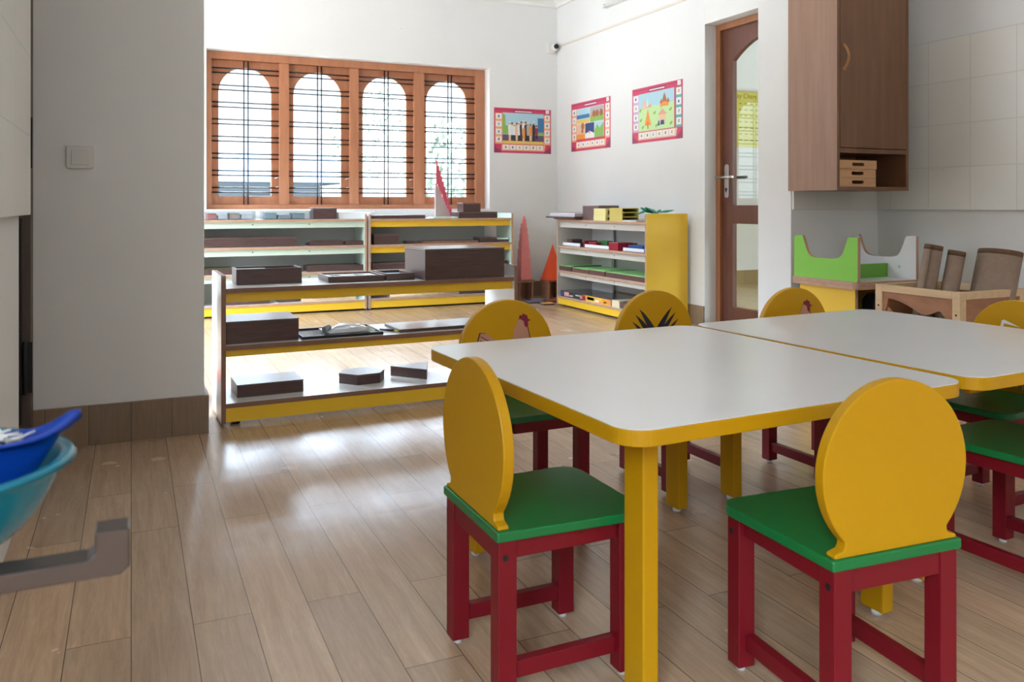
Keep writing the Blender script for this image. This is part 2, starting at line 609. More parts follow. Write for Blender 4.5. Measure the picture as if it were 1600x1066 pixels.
# ------------------------------------------------------------------ glazed door and its frame
door = bpy.data.objects.new('door_1', None)
COL.objects.link(door)
struct(door)
b = MB()
b.box(3.86, 3.96, DY1 - .045, DY1, 0, DZ)
b.box(3.86, 3.96, DY0, DY0 + .045, 0, DZ)
b.box(3.86, 3.96, DY0 + .045, DY1 - .045, DZ - .045, DZ)
b.build('door_frame', DFRAME, door, bevel=.003)
lx0, lx1 = 3.885, 3.922
ly0, ly1 = DY0 + .047, DY1 - .047
lz1 = DZ - .048
gy0, gy1 = ly0 + .11, 4.722
b = MB()
b.box(lx0, lx1, ly0, gy0, .008, lz1)
b.box(lx0, lx1, gy1, ly1, .008, lz1)
b.box(lx0, lx1, gy0, gy1, .008, .15)
b.box(lx0, lx1, gy0, gy1, .742, .872)
n = 20
ym = (gy0 + gy1) / 2
hw = (gy1 - gy0) / 2
for i in range(n):
    ya, yb = gy0 + 2 * hw * i / n, gy0 + 2 * hw * (i + 1) / n
    za = 1.90 + .13 * (1 - ((ya - ym) / hw) ** 2)
    zb_ = 1.90 + .13 * (1 - ((yb - ym) / hw) ** 2)
    b.prism([(ya, za), (yb, zb_), (yb, lz1), (ya, lz1)], lx0, lx1, 'x')
b.build('door_leaf', DOORW, door)
MB().box(3.901, 3.905, gy0 - .005, gy1 + .005, .872, 2.05).build('door_glass', DGLASS, door)
MB().box(3.901, 3.905, gy0 - .005, gy1 + .005, .145, .745).build('door_glass', DGLASS, door)
b = MB()
b.prism(rrect(4.762, 4.806, .925, 1.165, (.02,) * 4), 3.879, 3.8852, 'x')
b.build('handle_plate', MET, door, bevel=.0015)
b = MB()
b.cyl((3.885, 4.785, 1.072), (3.835, 4.785, 1.072), .009)
b.cyl((3.838, 4.795, 1.072), (3.838, 4.665, 1.072), .0085)
b.cyl((3.838, 4.795, 1.072), (3.838, 4.85, 1.072), .0085)
b.build('door_handle', MET, door)
MB().cyl((3.8795, 4.785, .985), (3.877, 4.785, .985), .012).box(3.8765, 3.8795, 4.781, 4.789, .965, .985).build('keyhole', BLK, door)
b = MB()
b.cyl((3.922, 4.785, 1.072), (3.96, 4.785, 1.072), .008)
b.cyl((3.958, 4.79, 1.072), (3.958, 4.66, 1.072), .010)
b.build('door_handle', BLK, door)

# doorway at the far left: only its brown jamb and black hinges show
d2 = bpy.data.objects.new('door_2', None)
COL.objects.link(d2)
struct(d2)
b = MB()
b.box(-.47, -.318, 3.33, 3.41, 0, 2.1)
b.box(-1.29, -.47, 3.36, 3.409, 0, 2.1)
b.build('door_frame', mat('jamb_wood', (.10, .075, .06), .5, .1, 12, (8, 8, 1)), d2, bevel=.003)
MB().box(-.385, -.345, 3.30, 3.33, .12, .83).build('door_leaf', BLK, d2)
for z0, z1 in ((1.005, 1.18), (.225, .40)):
    b = MB()
    b.box(-.336, -.312, 3.318, 3.332, z0, z1)
    b.cyl((-.334, 3.315, z0 - .004), (-.334, 3.315, z1 + .004), .007, 12)
    b.build('hinge', BLK, d2, bevel=.001)

# ------------------------------------------------------------------ fixtures on the walls
t = thing('light_switch', 'square white light switch on the grey end wall at left', 'light switch', (-.169, 3.41, 1.05))
MB().prism(rrect(-.045, .045, -.041, .041, (.010,) * 4), -.011, 0, 'y').build('cover_plate', SWP, t, bevel=.003)
MB().prism(rrect(-.028, .028, -.027, .027, (.003,) * 4), -.0155, -.0112, 'y').build('rocker', SWP, t, bevel=.0015)

t = thing('security_camera', 'small white security camera high in the corner above the posters', 'camera', (3.70, YB, 2.385))
MB().prism(rrect(-.050, .035, -.05, .05, (.008,) * 4), -.03, 0, 'y').build('base', WPL, t, bevel=.004)
b = MB()
prof = [(.001, -.038), (.016, -.034), (.028, -.025), (.036, -.010), (.038, .0), (.036, .012), (.028, .024), (.016, .033), (.001, .037)]
b.lathe(prof, 32)
o = b.build('ball', WPL, t, loc=(.012, -.055, .005))
b = MB()
b.cyl((0, 0, 0), (0, -.012, 0), .0235, 24)
b.cyl((0, -.012, 0), (0, -.015, 0), .015, 24)
o = b.build('lens', BLK, t, loc=(.008, -.086, .008), rz=R(-8))

tag(MB().box(3.748, 3.76, 3.7, 7.12, 2.397, 2.415).build('cable_cover', mat('cream_plastic', (.74, .68, .60), .5, .02, 4), bevel=.002),
    'thin cream cable cover running along the bright wall above the posters', 'cable cover')
t = thing('tube_light', 'slim white tube light fixed high on the bright poster wall', 'light', (3.76, 5.63, 2.59))
MB().box(-.03, 0, -.62, .60, -.012, .022).build('batten', WPL, t, bevel=.003)
MB().cyl((-.045, -.58, .0), (-.045, .56, .0), .012, 20).build('tube', WPL, t)
for y in (-.595, .575):
    MB().box(-.06, -.03, y - .015, y + .015, -.016, .018).build('end_cap', WPL, t, bevel=.003)

# ------------------------------------------------------------------ posters
P = dict(pk=c('poster_pink', (.62, .05, .13)), dk=c('poster_maroon', (.32, .03, .10)), wh=c('poster_white', (.84, .83, .82)), pe=c('poster_peach', (.88, .42, .22)),
         sky=c('poster_sky', (.42, .66, .76)), gr=c('poster_green', (.25, .48, .10)), pu=c('poster_road', (.14, .09, .15)), ye=c('poster_sand', (.80, .55, .12)),
         bl=c('poster_blue', (.05, .20, .42)), bk=c('poster_black', (.03, .03, .04)), br=c('poster_brown', (.40, .13, .05)), la=c('poster_lavender', (.62, .42, .66)),
         te=c('poster_teal', (.10, .42, .42)), lg=c('poster_lawn', (.55, .78, .38)), org=c('poster_orange', (.85, .30, .03)), gy=c('poster_grey', (.45, .45, .48)),
         nv=c('poster_navy', (.035, .06, .20)), sk=c('poster_skin', (.70, .36, .22)), tan=c('poster_tan', (.80, .52, .35)), pg=c('poster_pale', (.72, .80, .80)))
PK = list(P)
PM = [P[k] for k in PK]


class Poster:
    """u to the right, v up (metres) seen from the front, built on the XZ plane facing -y"""

    def __init__(self, W, H):
        self.W, self.H = W, H
        self.b = MB()
        self.k = 0
        self.b.box(-W / 2, W / 2, -.0012, 0, -H / 2, H / 2, PK.index('pk'))

    def poly(self, pts, col, lay=1):
        self.k += 1
        y = -.0012 - lay * .0003
        pts = [((u - .5) * self.W, (v - .5) * self.H) for u, v in pts]
        self.b.prism(pts, y, -.0012 + 0 * y, 'y', PK.index(col))

    def rect(self, u0, u1, v0, v1, col, lay=1):
        self.poly([(u0, v0), (u1, v0), (u1, v1), (u0, v1)], col, lay)

    def disc(self, u, v, r, col, lay=3, n=14, k=1.):
        a = self.H / self.W
        self.poly([(u + r * a * math.cos(2 * PI * i / n), v + k * r * math.sin(2 * PI * i / n)) for i in range(n)], col, lay)

    def frame(self, cap_l='pe', cap_r='pe', bot='pe'):
        self.rect(.02, .98, .955, .97, 'dk')
        self.poly([(0, 0), (.14, 0), (.10, .06), (.04, .10), (0, .2)], 'dk')
        self.poly([(.86, 0), (1, 0), (1, .2), (.96, .12), (.90, .05)], 'dk')
        self.rect(.34, .68, .90, .955, 'dk', 1.5)
        self.rect(.36, .66, .918, .938, 'wh', 2.5)
        self.rect(.905, .965, .91, .99, 'wh', 2)
        self.rect(.93, .942, .93, .95, 'gy', 3)
        for i in range(4):
            v = .75 - i * .17
            self.rect(.02, .14, v - .04, v + .13, cap_l, 1.5)
            self.rect(.03, .13, v, v + .12, 'wh', 2.2)
            self.rect(.875, .985, v - .04, v + .13, cap_r, 1.5)
            self.rect(.885, .975, v, v + .12, 'wh', 2.2)
            self.pict(.08, v + .06, .8, i)
            self.pict(.93, v + .06, .8, i + 4)
        self.poly([(.13, .05), (.88, .05), (.90, .19), (.13, .19)], bot, 1.5)
        for i in range(6):
            self.rect(.15 + i * .12, .255 + i * .12, .075, .18, 'wh', 2.2)
            self.pict(.20 + i * .12, .128, .7, i + 9)

    def pict(self, u, v, s, i):
        cs = ['bk', 'te', 'bl', 'br', 'org', 'nv', 'gy', 'gr', 'pk', 'dk']
        a = cs[i % 10]
        d = cs[(i * 3 + 1) % 10]
        self.poly([(u - .02 * s, v - .03 * s), (u + .018 * s, v - .035 * s), (u + .012 * s, v + .02 * s), (u - .012 * s, v + .03 * s)], a, 3)
        self.disc(u + .006, v + .022 * s, .018 * s, d, 3.5, 8)

    def build(self, label, loc, rz):
        o = self.b.build('wall_poster', PM, None, loc, rz)
        return tag(o, label, 'poster', 'classroom posters on the walls')


# people at work, back wall
p = Poster(.60, .425)
p.frame()
p.rect(.145, .868, .205, .895, 'sky', 2)
p.poly([(.145, .42), (.868, .42), (.868, .60), (.60, .55), (.35, .60), (.145, .62)], 'gr', 2.4)
p.poly([(.145, .5), (.20, .5), (.19, .84), (.145, .88)], 'gr', 2.6)
p.rect(.145, .868, .25, .41, 'pu', 2.5)
p.rect(.145, .868, .205, .27, 'ye', 2.6)
p.rect(.76, .868, .48, .80, 'bl', 2.7)
for i, (u, cc, hh, sh) in enumerate([(.27, 'wh', .70, .30), (.31, 'pg', .68, .32), (.355, 'wh', .66, .30), (.39, 'tan', .68, .31), (.43, 'wh', .70, .30), (.47, 'bk', .71, .31),
                                     (.51, 'wh', .74, .27), (.55, 'bk', .71, .31), (.59, 'gy', .70, .31), (.635, 'org', .66, .31), (.69, 'bk', .72, .30), (.74, 'dk', .64, .36)]):
    lay = 3 + i * .1
    p.poly([(u - .018, sh - .03), (u + .018, sh - .03), (u + .02, .45), (u - .02, .45)], 'bk' if i % 3 else 'tan', lay)
    p.poly([(u - .022, .40), (u + .022, .40), (u + .030, hh - .10), (u + .012, hh - .06), (u - .012, hh - .06), (u - .030, hh - .10)], cc, lay + .03)
    p.disc(u, hh - .035, .030, 'sk', lay + .05)
    p.poly([(u - .014, hh - .03), (u + .014, hh - .03), (u + .011, hh), (u - .011, hh)], 'bk' if i % 2 else 'wh', lay + .07)
p.rect(.49, .535, .33, .56, 'org', 4.6)
p.build('pink poster of a crowd of workers in uniforms, beside the arched window', (3.396, YB, 1.577), 0)
# seasons, right wall
p = Poster(.70, .445)
p.frame()
p.rect(.145, .845, .24, .87, 'wh', 2)
p.rect(.15, .49, .56, .86, 'sky', 2.3)
p.rect(.15, .49, .56, .64, 'ye', 2.6)
p.rect(.15, .49, .66, .74, 'bl', 2.6)
p.rect(.50, .84, .56, .86, 'gr', 2.3)
p.poly([(.50, .70), (.84, .70), (.84, .86), (.50, .86)], 'gy', 2.5)
for u in (.60, .68, .78):
    p.disc(u, .72, .07, 'br', 3)
p.disc(.54, .68, .035, 'org', 3.2)
p.rect(.15, .37, .24, .55, 'tan', 2.3)
p.rect(.15, .37, .24, .34, 'org', 2.6)
p.disc(.31, .50, .07, 'br', 2.8)
p.disc(.30, .40, .045, 'br', 2.8)
p.rect(.375, .605, .24, .55, 'nv', 2.3)
p.poly([(.375, .24), (.605, .24), (.605, .33), (.50, .38), (.375, .34)], 'wh', 2.7)
p.disc(.48, .36, .03, 'sk', 2.9)
p.rect(.61, .84, .24, .55, 'gr', 2.3)
p.poly([(.61, .38), (.68, .50), (.74, .42), (.84, .53), (.84, .55), (.61, .55)], 'sky', 2.6)
p.build('pink poster of five season pictures, nearest the corner on the bright wall', (3.76, 6.522, 1.592), -PI / 2)
# places of worship, right wall
p = Poster(.69, .445)
p.frame('la', 'te', 'tan')
p.rect(.14, .845, .205, .885, 'lg', 2)
p.poly([(.14, .60), (.40, .66), (.62, .62), (.845, .66), (.845, .885), (.14, .885)], 'sky', 2.4)
p.rect(.21, .30, .60, .68, 'tan', 2.7)
p.disc(.26, .72, .045, 'tan', 2.6)
p.poly([(.31, .64), (.34, .64), (.325, .80)], 'wh', 2.8)
p.rect(.31, .40, .62, .67, 'sk', 2.7)
p.poly([(.26, .30), (.40, .30), (.37, .42), (.33, .60), (.29, .42)], 'org', 2.8)
p.rect(.32, .34, .24, .36, 'br', 3)
p.rect(.58, .74, .60, .68, 'org', 2.7)
p.poly([(.61, .68), (.71, .68), (.66, .84)], 'br', 2.8)
p.poly([(.57, .66), (.62, .66), (.595, .74)], 'br', 2.9)
p.poly([(.70, .66), (.76, .66), (.73, .74)], 'br', 2.9)
p.rect(.56, .68, .32, .46, 'tan', 2.7)
p.poly([(.53, .46), (.71, .46), (.62, .56)], 'sk', 2.8)
p.rect(.59, .60, .56, .60, 'sk', 2.8)
for k, (u, v) in enumerate([(.18, .40), (.46, .50), (.77, .52), (.50, .27), (.78, .28), (.17, .58), (.22, .27)]):
    p.disc(u, v, .028, 'gr', 2.8, 7)
    p.disc(u + .02, v + .02, .022, 'gr', 2.9, 7)
p.poly([(.53, .27), (.57, .27), (.56, .36), (.54, .36)], 'nv', 3)
p.poly([(.58, .28), (.66, .28), (.65, .36), (.59, .36)], 'nv', 3)
p.build('pink poster of small temples on a green lawn, nearest the glazed door', (3.76, 5.483, 1.598), -PI / 2)

# the yellow chart in the room behind the door
ch = thing('wall_chart', 'yellow birthday chart seen through the upper glass of the wooden door', 'chart', (6.08, 7.3, 1.815))
b = MB()
b.box(-.34, .42, -.002, 0, -.31, .31)
b.box(-.34, .42, -.012, -.002, .305, .318, 1)
for i in range(7):
    for j in range(9):
        x = -.30 + j * .078
        z = .17 - i * .067
        b.box(x, x + .035 + .01 * random.random(), -.0026, -.0021, z, z + .010, 2)
b.build('sheet', [c('chart_yellow', (.72, .68, .12)), c('chart_rail', (.55, .50, .42)), c('chart_entry_ink', (.20, .16, .03))], ch)
cu = bpy.data.curves.new('chart_title', 'FONT')
cu.body = 'Birthday Chart'
cu.size = .078
cu.extrude = .0006
cu.align_x = 'RIGHT'
to = bpy.data.objects.new('chart_title', cu)
COL.objects.link(to)
dg = bpy.context.evaluated_depsgraph_get()
me = bpy.data.meshes.new_from_object(to.evaluated_get(dg))
bpy.data.objects.remove(to)
me.transform(Matrix.Rotation(PI / 2, 4, 'X'))
me.materials.clear()
me.materials.append(c('chart_ink', (.30, .17, .03)))
to = bpy.data.objects.new('chart_title', me)
COL.objects.link(to)
to.parent = ch
to.location = (.255, -.003, .235)
# ------------------------------------------------------------------ outdoors, seen burnt out through the bars
tag(MB().box(-6, 14, 7.45, 30, -.5, -.45).build('courtyard', c('courtyard_ground', (.20, .19, .17))), 'pale courtyard ground outside the arched window', 'ground')
t = thing('neighbour_house', 'pale house with a tiled roof, outside the two left window arches', 'house', (.9, 17.0, -.45))
MB().box(-3.2, 2.6, 0, 4, 0, 1.75).build('wall', mat('house_wall', (.06, .07, .08), .95, .05, 3, spec=0.), t)
MB().prism([(-.7, 1.75), (4.6, 1.75), (1.9, 2.55)], -3.7, 3.1, 'x').build('roof', mat('house_roof', (.03, .036, .045), .95, .1, 6, spec=0.), t)
for x in (-2.2, -.4, 1.2):
    MB().box(x, x + .8, -.03, 0, .7, 1.5).build('window', c('house_window', (.05, .07, .09)), t)
for (x, y, s, lab) in ((5.4, 14.0, 1.0, 'leafy tree outside, behind the rightmost window arch'), (6.2, 22.0, 1.6, 'leafy tree outside, behind the third window arch')):
    t = thing('tree', lab, 'tree', (x, y, -.43))
    MB().cyl((0, 0, 0), (.1, 0, 1.6 * s), .11 * s, 10, r1=.07 * s).build('trunk', c('bark', (.16, .10, .06)), t)
    b = MB()
    random.seed(int(x * 10))
    for i in range(900):
        d = Vector((random.gauss(0, 1), random.gauss(0, 1), random.gauss(0, 1))).normalized() * random.uniform(.5, 1.0)
        q = Vector((d.x * .95 * s, d.y * .95 * s, 2.0 * s + d.z * .95 * s))
        a = Vector((random.uniform(-1, 1), random.uniform(-1, 1), random.uniform(-1, 1))).normalized() * .11
        k = a.orthogonal().normalized() * .05
        b.add([q - a, q + k, q + a, q - k], [(0, 1, 2, 3)])
    b.build('crown', c('leaf', (.05, .07, .045)), t)

# ------------------------------------------------------------------ tables
LEGH = .486


def table(label, poly_c, w_, d_, rz, legs):
    t = thing('activity_table', label, 'table', (*poly_c, 0), rz, 'white topped activity tables pushed together')
    b = MB()
    pl = rrect(-w_ / 2, w_ / 2, -d_ / 2, d_ / 2, (.055,) * 4, 10)
    b.prism(pl, LEGH, .5135, 'z', 0)
    b.build('tabletop', [YEL], t, bevel=.0015)
    b = MB()
    pl = rrect(-w_ / 2 + .0008, w_ / 2 - .0008, -d_ / 2 + .0008, d_ / 2 - .0008, (.0545,) * 4, 10)
    b.prism(pl, .5136, .515, 'z', 0)
    b.build('laminate_surface', [TLAM], t)
    for (x, y) in legs:
        b = MB()
        b.box(x - .0165, x + .0165, y - .029, y + .029, .012, LEGH - .0002)
        l = b.build('leg', YEL, t, bevel=.003)
        g = MB()
        g.cyl((x, y, 0), (x, y, .011), .012, 16)
        g.build('glide', WPL, l)
    for y0 in (-d_ / 2 + .10, d_ / 2 - .118):
        MB().box(-w_ / 2 + .13, w_ / 2 - .13, y0, y0 + .018, .45, LEGH - .0002).build('apron', YEL, t, bevel=.002)
    return t


table('white topped yellow table nearest the camera, with its full corner in front', (1.128, 1.598), .850, .905, R(2.4),
      [(-.325, -.345), (.318, -.310), (-.325, .355), (.312, .365)])
table('white topped yellow table at right, its far corner pointing at the mat crate', (1.970, 1.650), .790, .905, R(3.6),
      [(-.315, -.255), (.30, -.30), (-.318, .36), (.30, .36)])


# ------------------------------------------------------------------ chairs
def back_profile():
    r, zc = .150, .440
    kx = 1.02
    pts = []
    hw_n, zn = .106, .334
    a_n = math.asin((zn - zc) / r)
    # right side neck start angle
    n = 48
    a0 = a_n
    a1 = PI - a_n
    for i in range(n + 1):
        a = a0 + (a1 - a0) * i / n
        pts.append((kx * r * math.cos(a), zc + r * math.sin(a)))
    xn = kx * r * math.cos(a_n)
    # left flare down
    right = [(.130, .3102), (.130, .3150), (.127, .3175), (.120, .3192), (.112, .3215), (xn + .001, .3265)]
    left = [(-x, z) for x, z in reversed(right)]
    return pts + left + right


HENB = c('print_hen_body', (.50, .24, .15))
HENL = c('print_line', (.10, .025, .03))
HENR = c('print_comb', (.22, .008, .03))
EAG = c('print_black', (.015, .012, .02))
CRN = c('print_white', (.80, .78, .74))


def decal(parent, kind):
    y0 = -.1288

    def pr(name, pts, m, lay=1):
        b = MB()
        b.prism([(-u, .434 + v) for u, v in pts], y0, y0 + .0004 * lay, 'y')
        return b, m, name
    if kind == 'hen':
        body = [(-.095, .038), (-.088, .060), (-.070, .058), (-.050, .044), (-.026, .025), (.000, .030), (.018, .040), (.024, .070), (.036, .094), (.048, .102),
                (.060, .098), (.066, .07), (.072, .045), (.076, .015), (.070, -.020), (.050, -.052), (.020, -.068), (-.020, -.066), (-.050, -.045), (-.072, -.010), (-.092, .012)]
        cen = (.0, .01)
        big = [((u - cen[0]) * 1.045 + cen[0], (v - cen[1]) * 1.045 + cen[1]) for u, v in body]
        root, m, nm = pr('printed_hen', big, HENL, .5)
        pi = root.build('printed_hen', [m], parent)
        pi['label'] = 'brown hen picture'
        b, m, _ = pr('', body, HENB, 1.2)
        comb = [(.038, .096), (.040, .108), (.048, .106), (.052, .113), (.060, .108), (.066, .106), (.068, .096), (.078, .091), (.068, .087), (.069, .074), (.062, .069), (.056, .076), (.054, .088), (.046, .094)]
        b.prism([(-u, .434 + v) for u, v in comb], y0, y0 + .0008, 'y', 1)
        # feather lines
        for (a, d) in (((-.088, .052), (-.05, .030)), ((-.092, .040), (-.055, .022)), ((-.090, .028), (-.058, .012)), ((-.03, .0), (.03, .006)), ((-.02, -.02), (.03, -.014))):
            q = [(a[0], a[1]), (d[0], d[1]), (d[0], d[1] - .003), (a[0], a[1] - .003)]
            b.prism([(-u, .434 + v) for u, v in q], y0, y0 + .0007, 'y', 2)
        for x in (.0, .03):
            q = [(x, -.06), (x + .004, -.06), (x + .004, -.10), (x, -.10)]
            b.prism([(-u, .434 + v) for u, v in q], y0, y0 + .0006, 'y', 2)
        b.build('hen_colours', [HENB, HENR, HENL], pi)
    elif kind == 'eagle':
        b = MB()

        def feather(s, tip, base, wd):
            t0 = Vector(tip)
            b0 = Vector(base)
            mid = (t0 + b0) / 2 + Vector((.012, -.012))
            pts = []
            for i in range(9):
                k = i / 8
                q = (1 - k) ** 2 * t0 + 2 * k * (1 - k) * mid + k * k * b0
                pts.append(q)
            L_ = [(q.x, q.y) for q in pts]
            R_ = [(q.x + wd * math.sin(PI * (i / 8) ** .7 * .5), q.y) for i, q in enumerate(pts)]
            poly = L_ + list(reversed(R_))[:-1]
            poly = [(s * u, v) for u, v in poly]
            b.prism([(-u, .434 + v) for u, v in poly], y0, y0 + .0005, 'y')
        for s in (-1, 1):
            for (tip, base, wd) in (((-.066, .098), (-.016, -.005), .030), ((-.082, .080), (-.026, -.010), .028), ((-.094, .058), (-.034, -.018), .026), ((-.098, .034), (-.042, -.026), .022), ((-.092, .010), (-.045, -.035), .018)):
                feather(s, tip, base, wd)
        b.prism([(-u, .434 + v) for u, v in [(-.03, -.03), (-.012, .015), (-.008, .032), (.008, .032), (.012, .015), (.03, -.03), (.022, -.075), (-.022, -.075)]], y0, y0 + .0006, 'y')
        o = b.build('printed_eagle', [EAG], parent)
        o['label'] = 'black spread eagle picture'
    elif kind == 'crane':
        b = MB()
        path = [(-.028, .088), (-.040, .084), (-.044, .070), (-.040, .050), (-.036, .025), (-.030, .0)]
        w_ = .0045
        L_ = [(u - w_, v) for u, v in path]
        R_ = [(u + w_, v) for u, v in reversed(path)]
        b.prism([(-u, .434 + v) for u, v in L_ + R_], y0, y0 + .0005, 'y')
        b.prism([(-u, .434 + v) for u, v in [(-.044, .082), (-.028, .082), (.012, .077), (-.024, .090), (-.036, .094), (-.044, .090)]], y0, y0 + .0006, 'y')
        b.prism([(-u, .434 + v) for u, v in [(-.04, .005), (-.01, .01), (.05, -.01), (.085, -.04), (.03, -.06), (-.03, -.045)]], y0, y0 + .0005, 'y')
        for x in (.0, .02):
            b.prism([(-u, .434 + v) for u, v in [(x, -.05), (x + .003, -.05), (x + .003, -.11), (x, -.11)]], y0, y0 + .0004, 'y')
        o = b.build('printed_crane', [CRN], parent)
        o['label'] = 'white long-necked crane picture'


def make_chair():
    t = thing('child_chair', '', 'chair')
    # seat, gently dished in the front edge
    out = [(x * (1 + .10 * (y + .155) / .305), y) for x, y in rrect(-.137, .137, -.155, .150, (.004, .004, .045, .045), 8)]
    b = MB()
    b.prism(out, .292, .31, 'z')
    b.build('seat', GRN, t, bevel=.003)
    b = MB()
    b.prism(back_profile(), -.150, -.129, 'y')
    b.build('backrest', YEL, t, bevel=.003, ang=50)
    for sx in (-1, 1):
        for sy in (-1, 1):
            x0 = sx * .131
            x1 = sx * .095
            ya, yb = (-.150, -.114) if sy < 0 else (.092, .128)
            if sy > 0:
                x0 += sx * .007
                x1 += sx * .007
            b = MB()
            b.box(min(x0, x1), max(x0, x1), ya, yb, .011, .2918)
            l = b.build('leg', RED, t, bevel=.002)
            cx, cy = (x0 + x1) / 2, (ya + yb) / 2
            MB().cyl((cx, cy, 0), (cx, cy, .0108), .009, 14).build('glide', WPL, l)
            b = MB()
            b.cyl((x0 - sx * .0002, cy + .004 * sy, .262), (x0 + sx * .0012, cy + .004 * sy, .262), .0055, 14)
            b.build('screw_cover', BLK, l)
    for bx_ in ((-.128, -.110, -.114, .092, .258), (.110, .128, -.114, .092, .258), (-.095, .095, -.147, -.129, .252), (-.095, .095, .107, .125, .258)):
        MB().box(*bx_, .2918).build('apron', RED, t, bevel=.0015)
    for s in (-1, 1):
        xa, xb = sorted((s * .124, s * .104))
        b = MB()
        b.box(xa, xb, -.114, .092, .043, .073)
        b.build('stretcher', RED, t, bevel=.0015)
    return t


def copy_tree(o, parent=None):
    q = o.copy()
    COL.objects.link(q)
    q.parent = parent
    for ch_ in o.children:
        copy_tree(ch_, q)
    return q


proto = make_chair()
chairs = [
    ((.730, 1.455), -90, 'chair seen side-on at the left table end, in front of the floor glare', None),
    ((1.163, 1.135), -4, 'large chair in the right foreground with its plain yellow back to the camera', None),
    ((1.035, 2.165), 180, 'chair with the largest hen picture, beside the low divider shelf', 'hen'),
    ((1.600, 2.205), 181, 'chair with a black spread eagle on its round yellow back', 'eagle'),
    ((2.095, 2.085), 181, 'chair with a small red-combed hen, in front of the yellow stand', 'hen'),
    ((2.290, 1.640), 92, 'chair with a white crane picture, at the right table end', 'crane'),
    ((1.955, 1.325), 3, 'chair at the right frame edge, only its green seat and red legs showing', None),
]
for i, (xy, a, lab, dec) in enumerate(chairs):
    o = proto if i == 0 else copy_tree(proto)
    o.location = (*xy, 0)
    o.rotation_euler = (0, 0, R(a))
    o['label'] = lab
    o['group'] = 'red, green and yellow chairs round the tables'
    if dec:
        bk = [k for k in o.children if k.name.split('.')[0] == 'backrest'][0]
        decal(bk, dec)


# ------------------------------------------------------------------ open shelves
def shelf_unit(name, label, cat, loc, rz, W, D, H, boards, aprons, side_out, side_in, board_m, apron_m, plinth_m, edge, back=None, group=None, th=.018, round_top=.0, stile=None, plinth_z=.075, bolts=True):
    """local frame: x 0..W, y 0 (front) .. D, z up"""
    t = thing(name, label, cat, loc, rz, group)
    mats = [side_out, side_in, edge]
    for k, (xa, xb) in enumerate(((0, th), (W - th, W))):
        b = MB()
        pl = rrect(0, D, .012, H, (0, 0, .015, .015), 5)
        outer, inner = ('-x', '+x') if k == 0 else ('+x', '-x')
        n = len(pl)
        vs = [(xa, p[0], p[1]) for p in pl] + [(xb, p[0], p[1]) for p in pl]
        fs = [tuple(reversed(range(n))), tuple(range(n, 2 * n))] + [(i, (i + 1) % n, n + (i + 1) % n, n + i) for i in range(n)]
        ms = [0, 1] if k == 0 else [1, 0]
        b.add(vs, fs, ms + [2] * n)
        b.build('side_panel', mats, t)
    for z, ap in zip(boards, aprons):
        b = MB()
        b.box(th, W - th, .002, D - .004, z - .018, z, 0, fm={'-y': 1, '+y': 1})
        s = b.build('shelf', [board_m, edge], t)
        if ap:
            b = MB()
            b.box(th, W - th, .022, .038, z - .018 - ap, z - .0182)
            a = b.build('apron', [apron_m], t)
            if bolts:
                g = MB()
                for fx in (.34, .66):
                    g.cyl((W * fx, .022, z - .02 - ap * .4), (W * fx, .0205, z - .02 - ap * .4), .005, 10)
                g.build('bolt_cover', BLK, a)
    b = MB()
    b.box(th, W - th, .006, .022, .016, plinth_z - .0185)
    b.build('plinth', [plinth_m], t)
    if stile:
        MB().box(stile[0], stile[1], D - .022, D - .006, .08, H - .09).build('back_stile', [WLAM], t)
    if back:
        b = MB()
        b.box(th, W - th - back[1], D - .0035, D + .001, plinth_z, boards[0] - .02)
        b.build('back_panel', back[0], t)
    b = MB()
    for x in (.06, W - .06):
        for y in (.05, D - .05):
            b.cyl((x, y, 0), (x, y, .0165), .018, 12)
    b.build('feet', BLK, t)
    return t


LS = thing
low = shelf_unit('divider_shelf', 'low open wooden shelf dividing the rooms, with dark boxes on it', 'shelf', (.322, 3.455, 0), R(1.0), 1.30, .335, .597,
                 [.545, .318, .090], [.038, .028, 0], WLAM, WLAM, WLAM, YLAM, YLAM, EDGED, plinth_z=.090, bolts=False)
bl = shelf_unit('bookcase', 'open bookcase at left under the window, against the end wall', 'shelf', (.40, 6.765, 0), 0, 1.375, .34, .80,
                [.757, .540, .330, .092], [.050, .050, .045, 0], WLAM, GLAM, WLAM, GLAM, YLAM, EDGE, back=(GRYB, 0), group='long bookcases under the window', plinth_z=.092)
br_ = shelf_unit('bookcase', 'open bookcase with yellow aprons under the right half of the window', 'shelf', (1.790, 6.765, 0), 0, 1.318, .34, .80,
                 [.757, .540, .330, .092], [.050, .050, .045, 0], WLAM, GLAM, WLAM, YLAM, YLAM, EDGE, back=(GRYB, .12), group='long bookcases under the window', plinth_z=.092, bolts=False)
rs = shelf_unit('bookcase', 'bookcase with a bright yellow end panel against the poster wall', 'shelf', (3.372, 6.43, 0), -PI / 2, 1.385, .365, .81,
                [.748, .520, .308, .085], [.050, .045, .035, 0], YLAM, c('cream_laminate', (.60, .57, .52), .35), WLAM, c('cream_laminate', (.60, .57, .52)), YLAM, EDGE, stile=(.02, .36), plinth_z=.085)

# ------------------------------------------------------------------ boxes and things on the shelves
def wbox(name, label, cat, x, y, z, W, D, H, rz=0, m=None, lidm=None, lid=.012, group=None, bev=.0015):
    """closed box with a lid; x, y = front-left corner"""
    t = thing(name, label, cat, (x, y, z), rz, group)
    MB().box(0, W, 0, D, 0, H - lid).build('body', m or DARK, t, bevel=bev)
    MB().box(-.001, W + .001, -.001, D + .001, H - lid + .0008, H).build('lid', lidm or DARKL, t, bevel=bev)
    return t


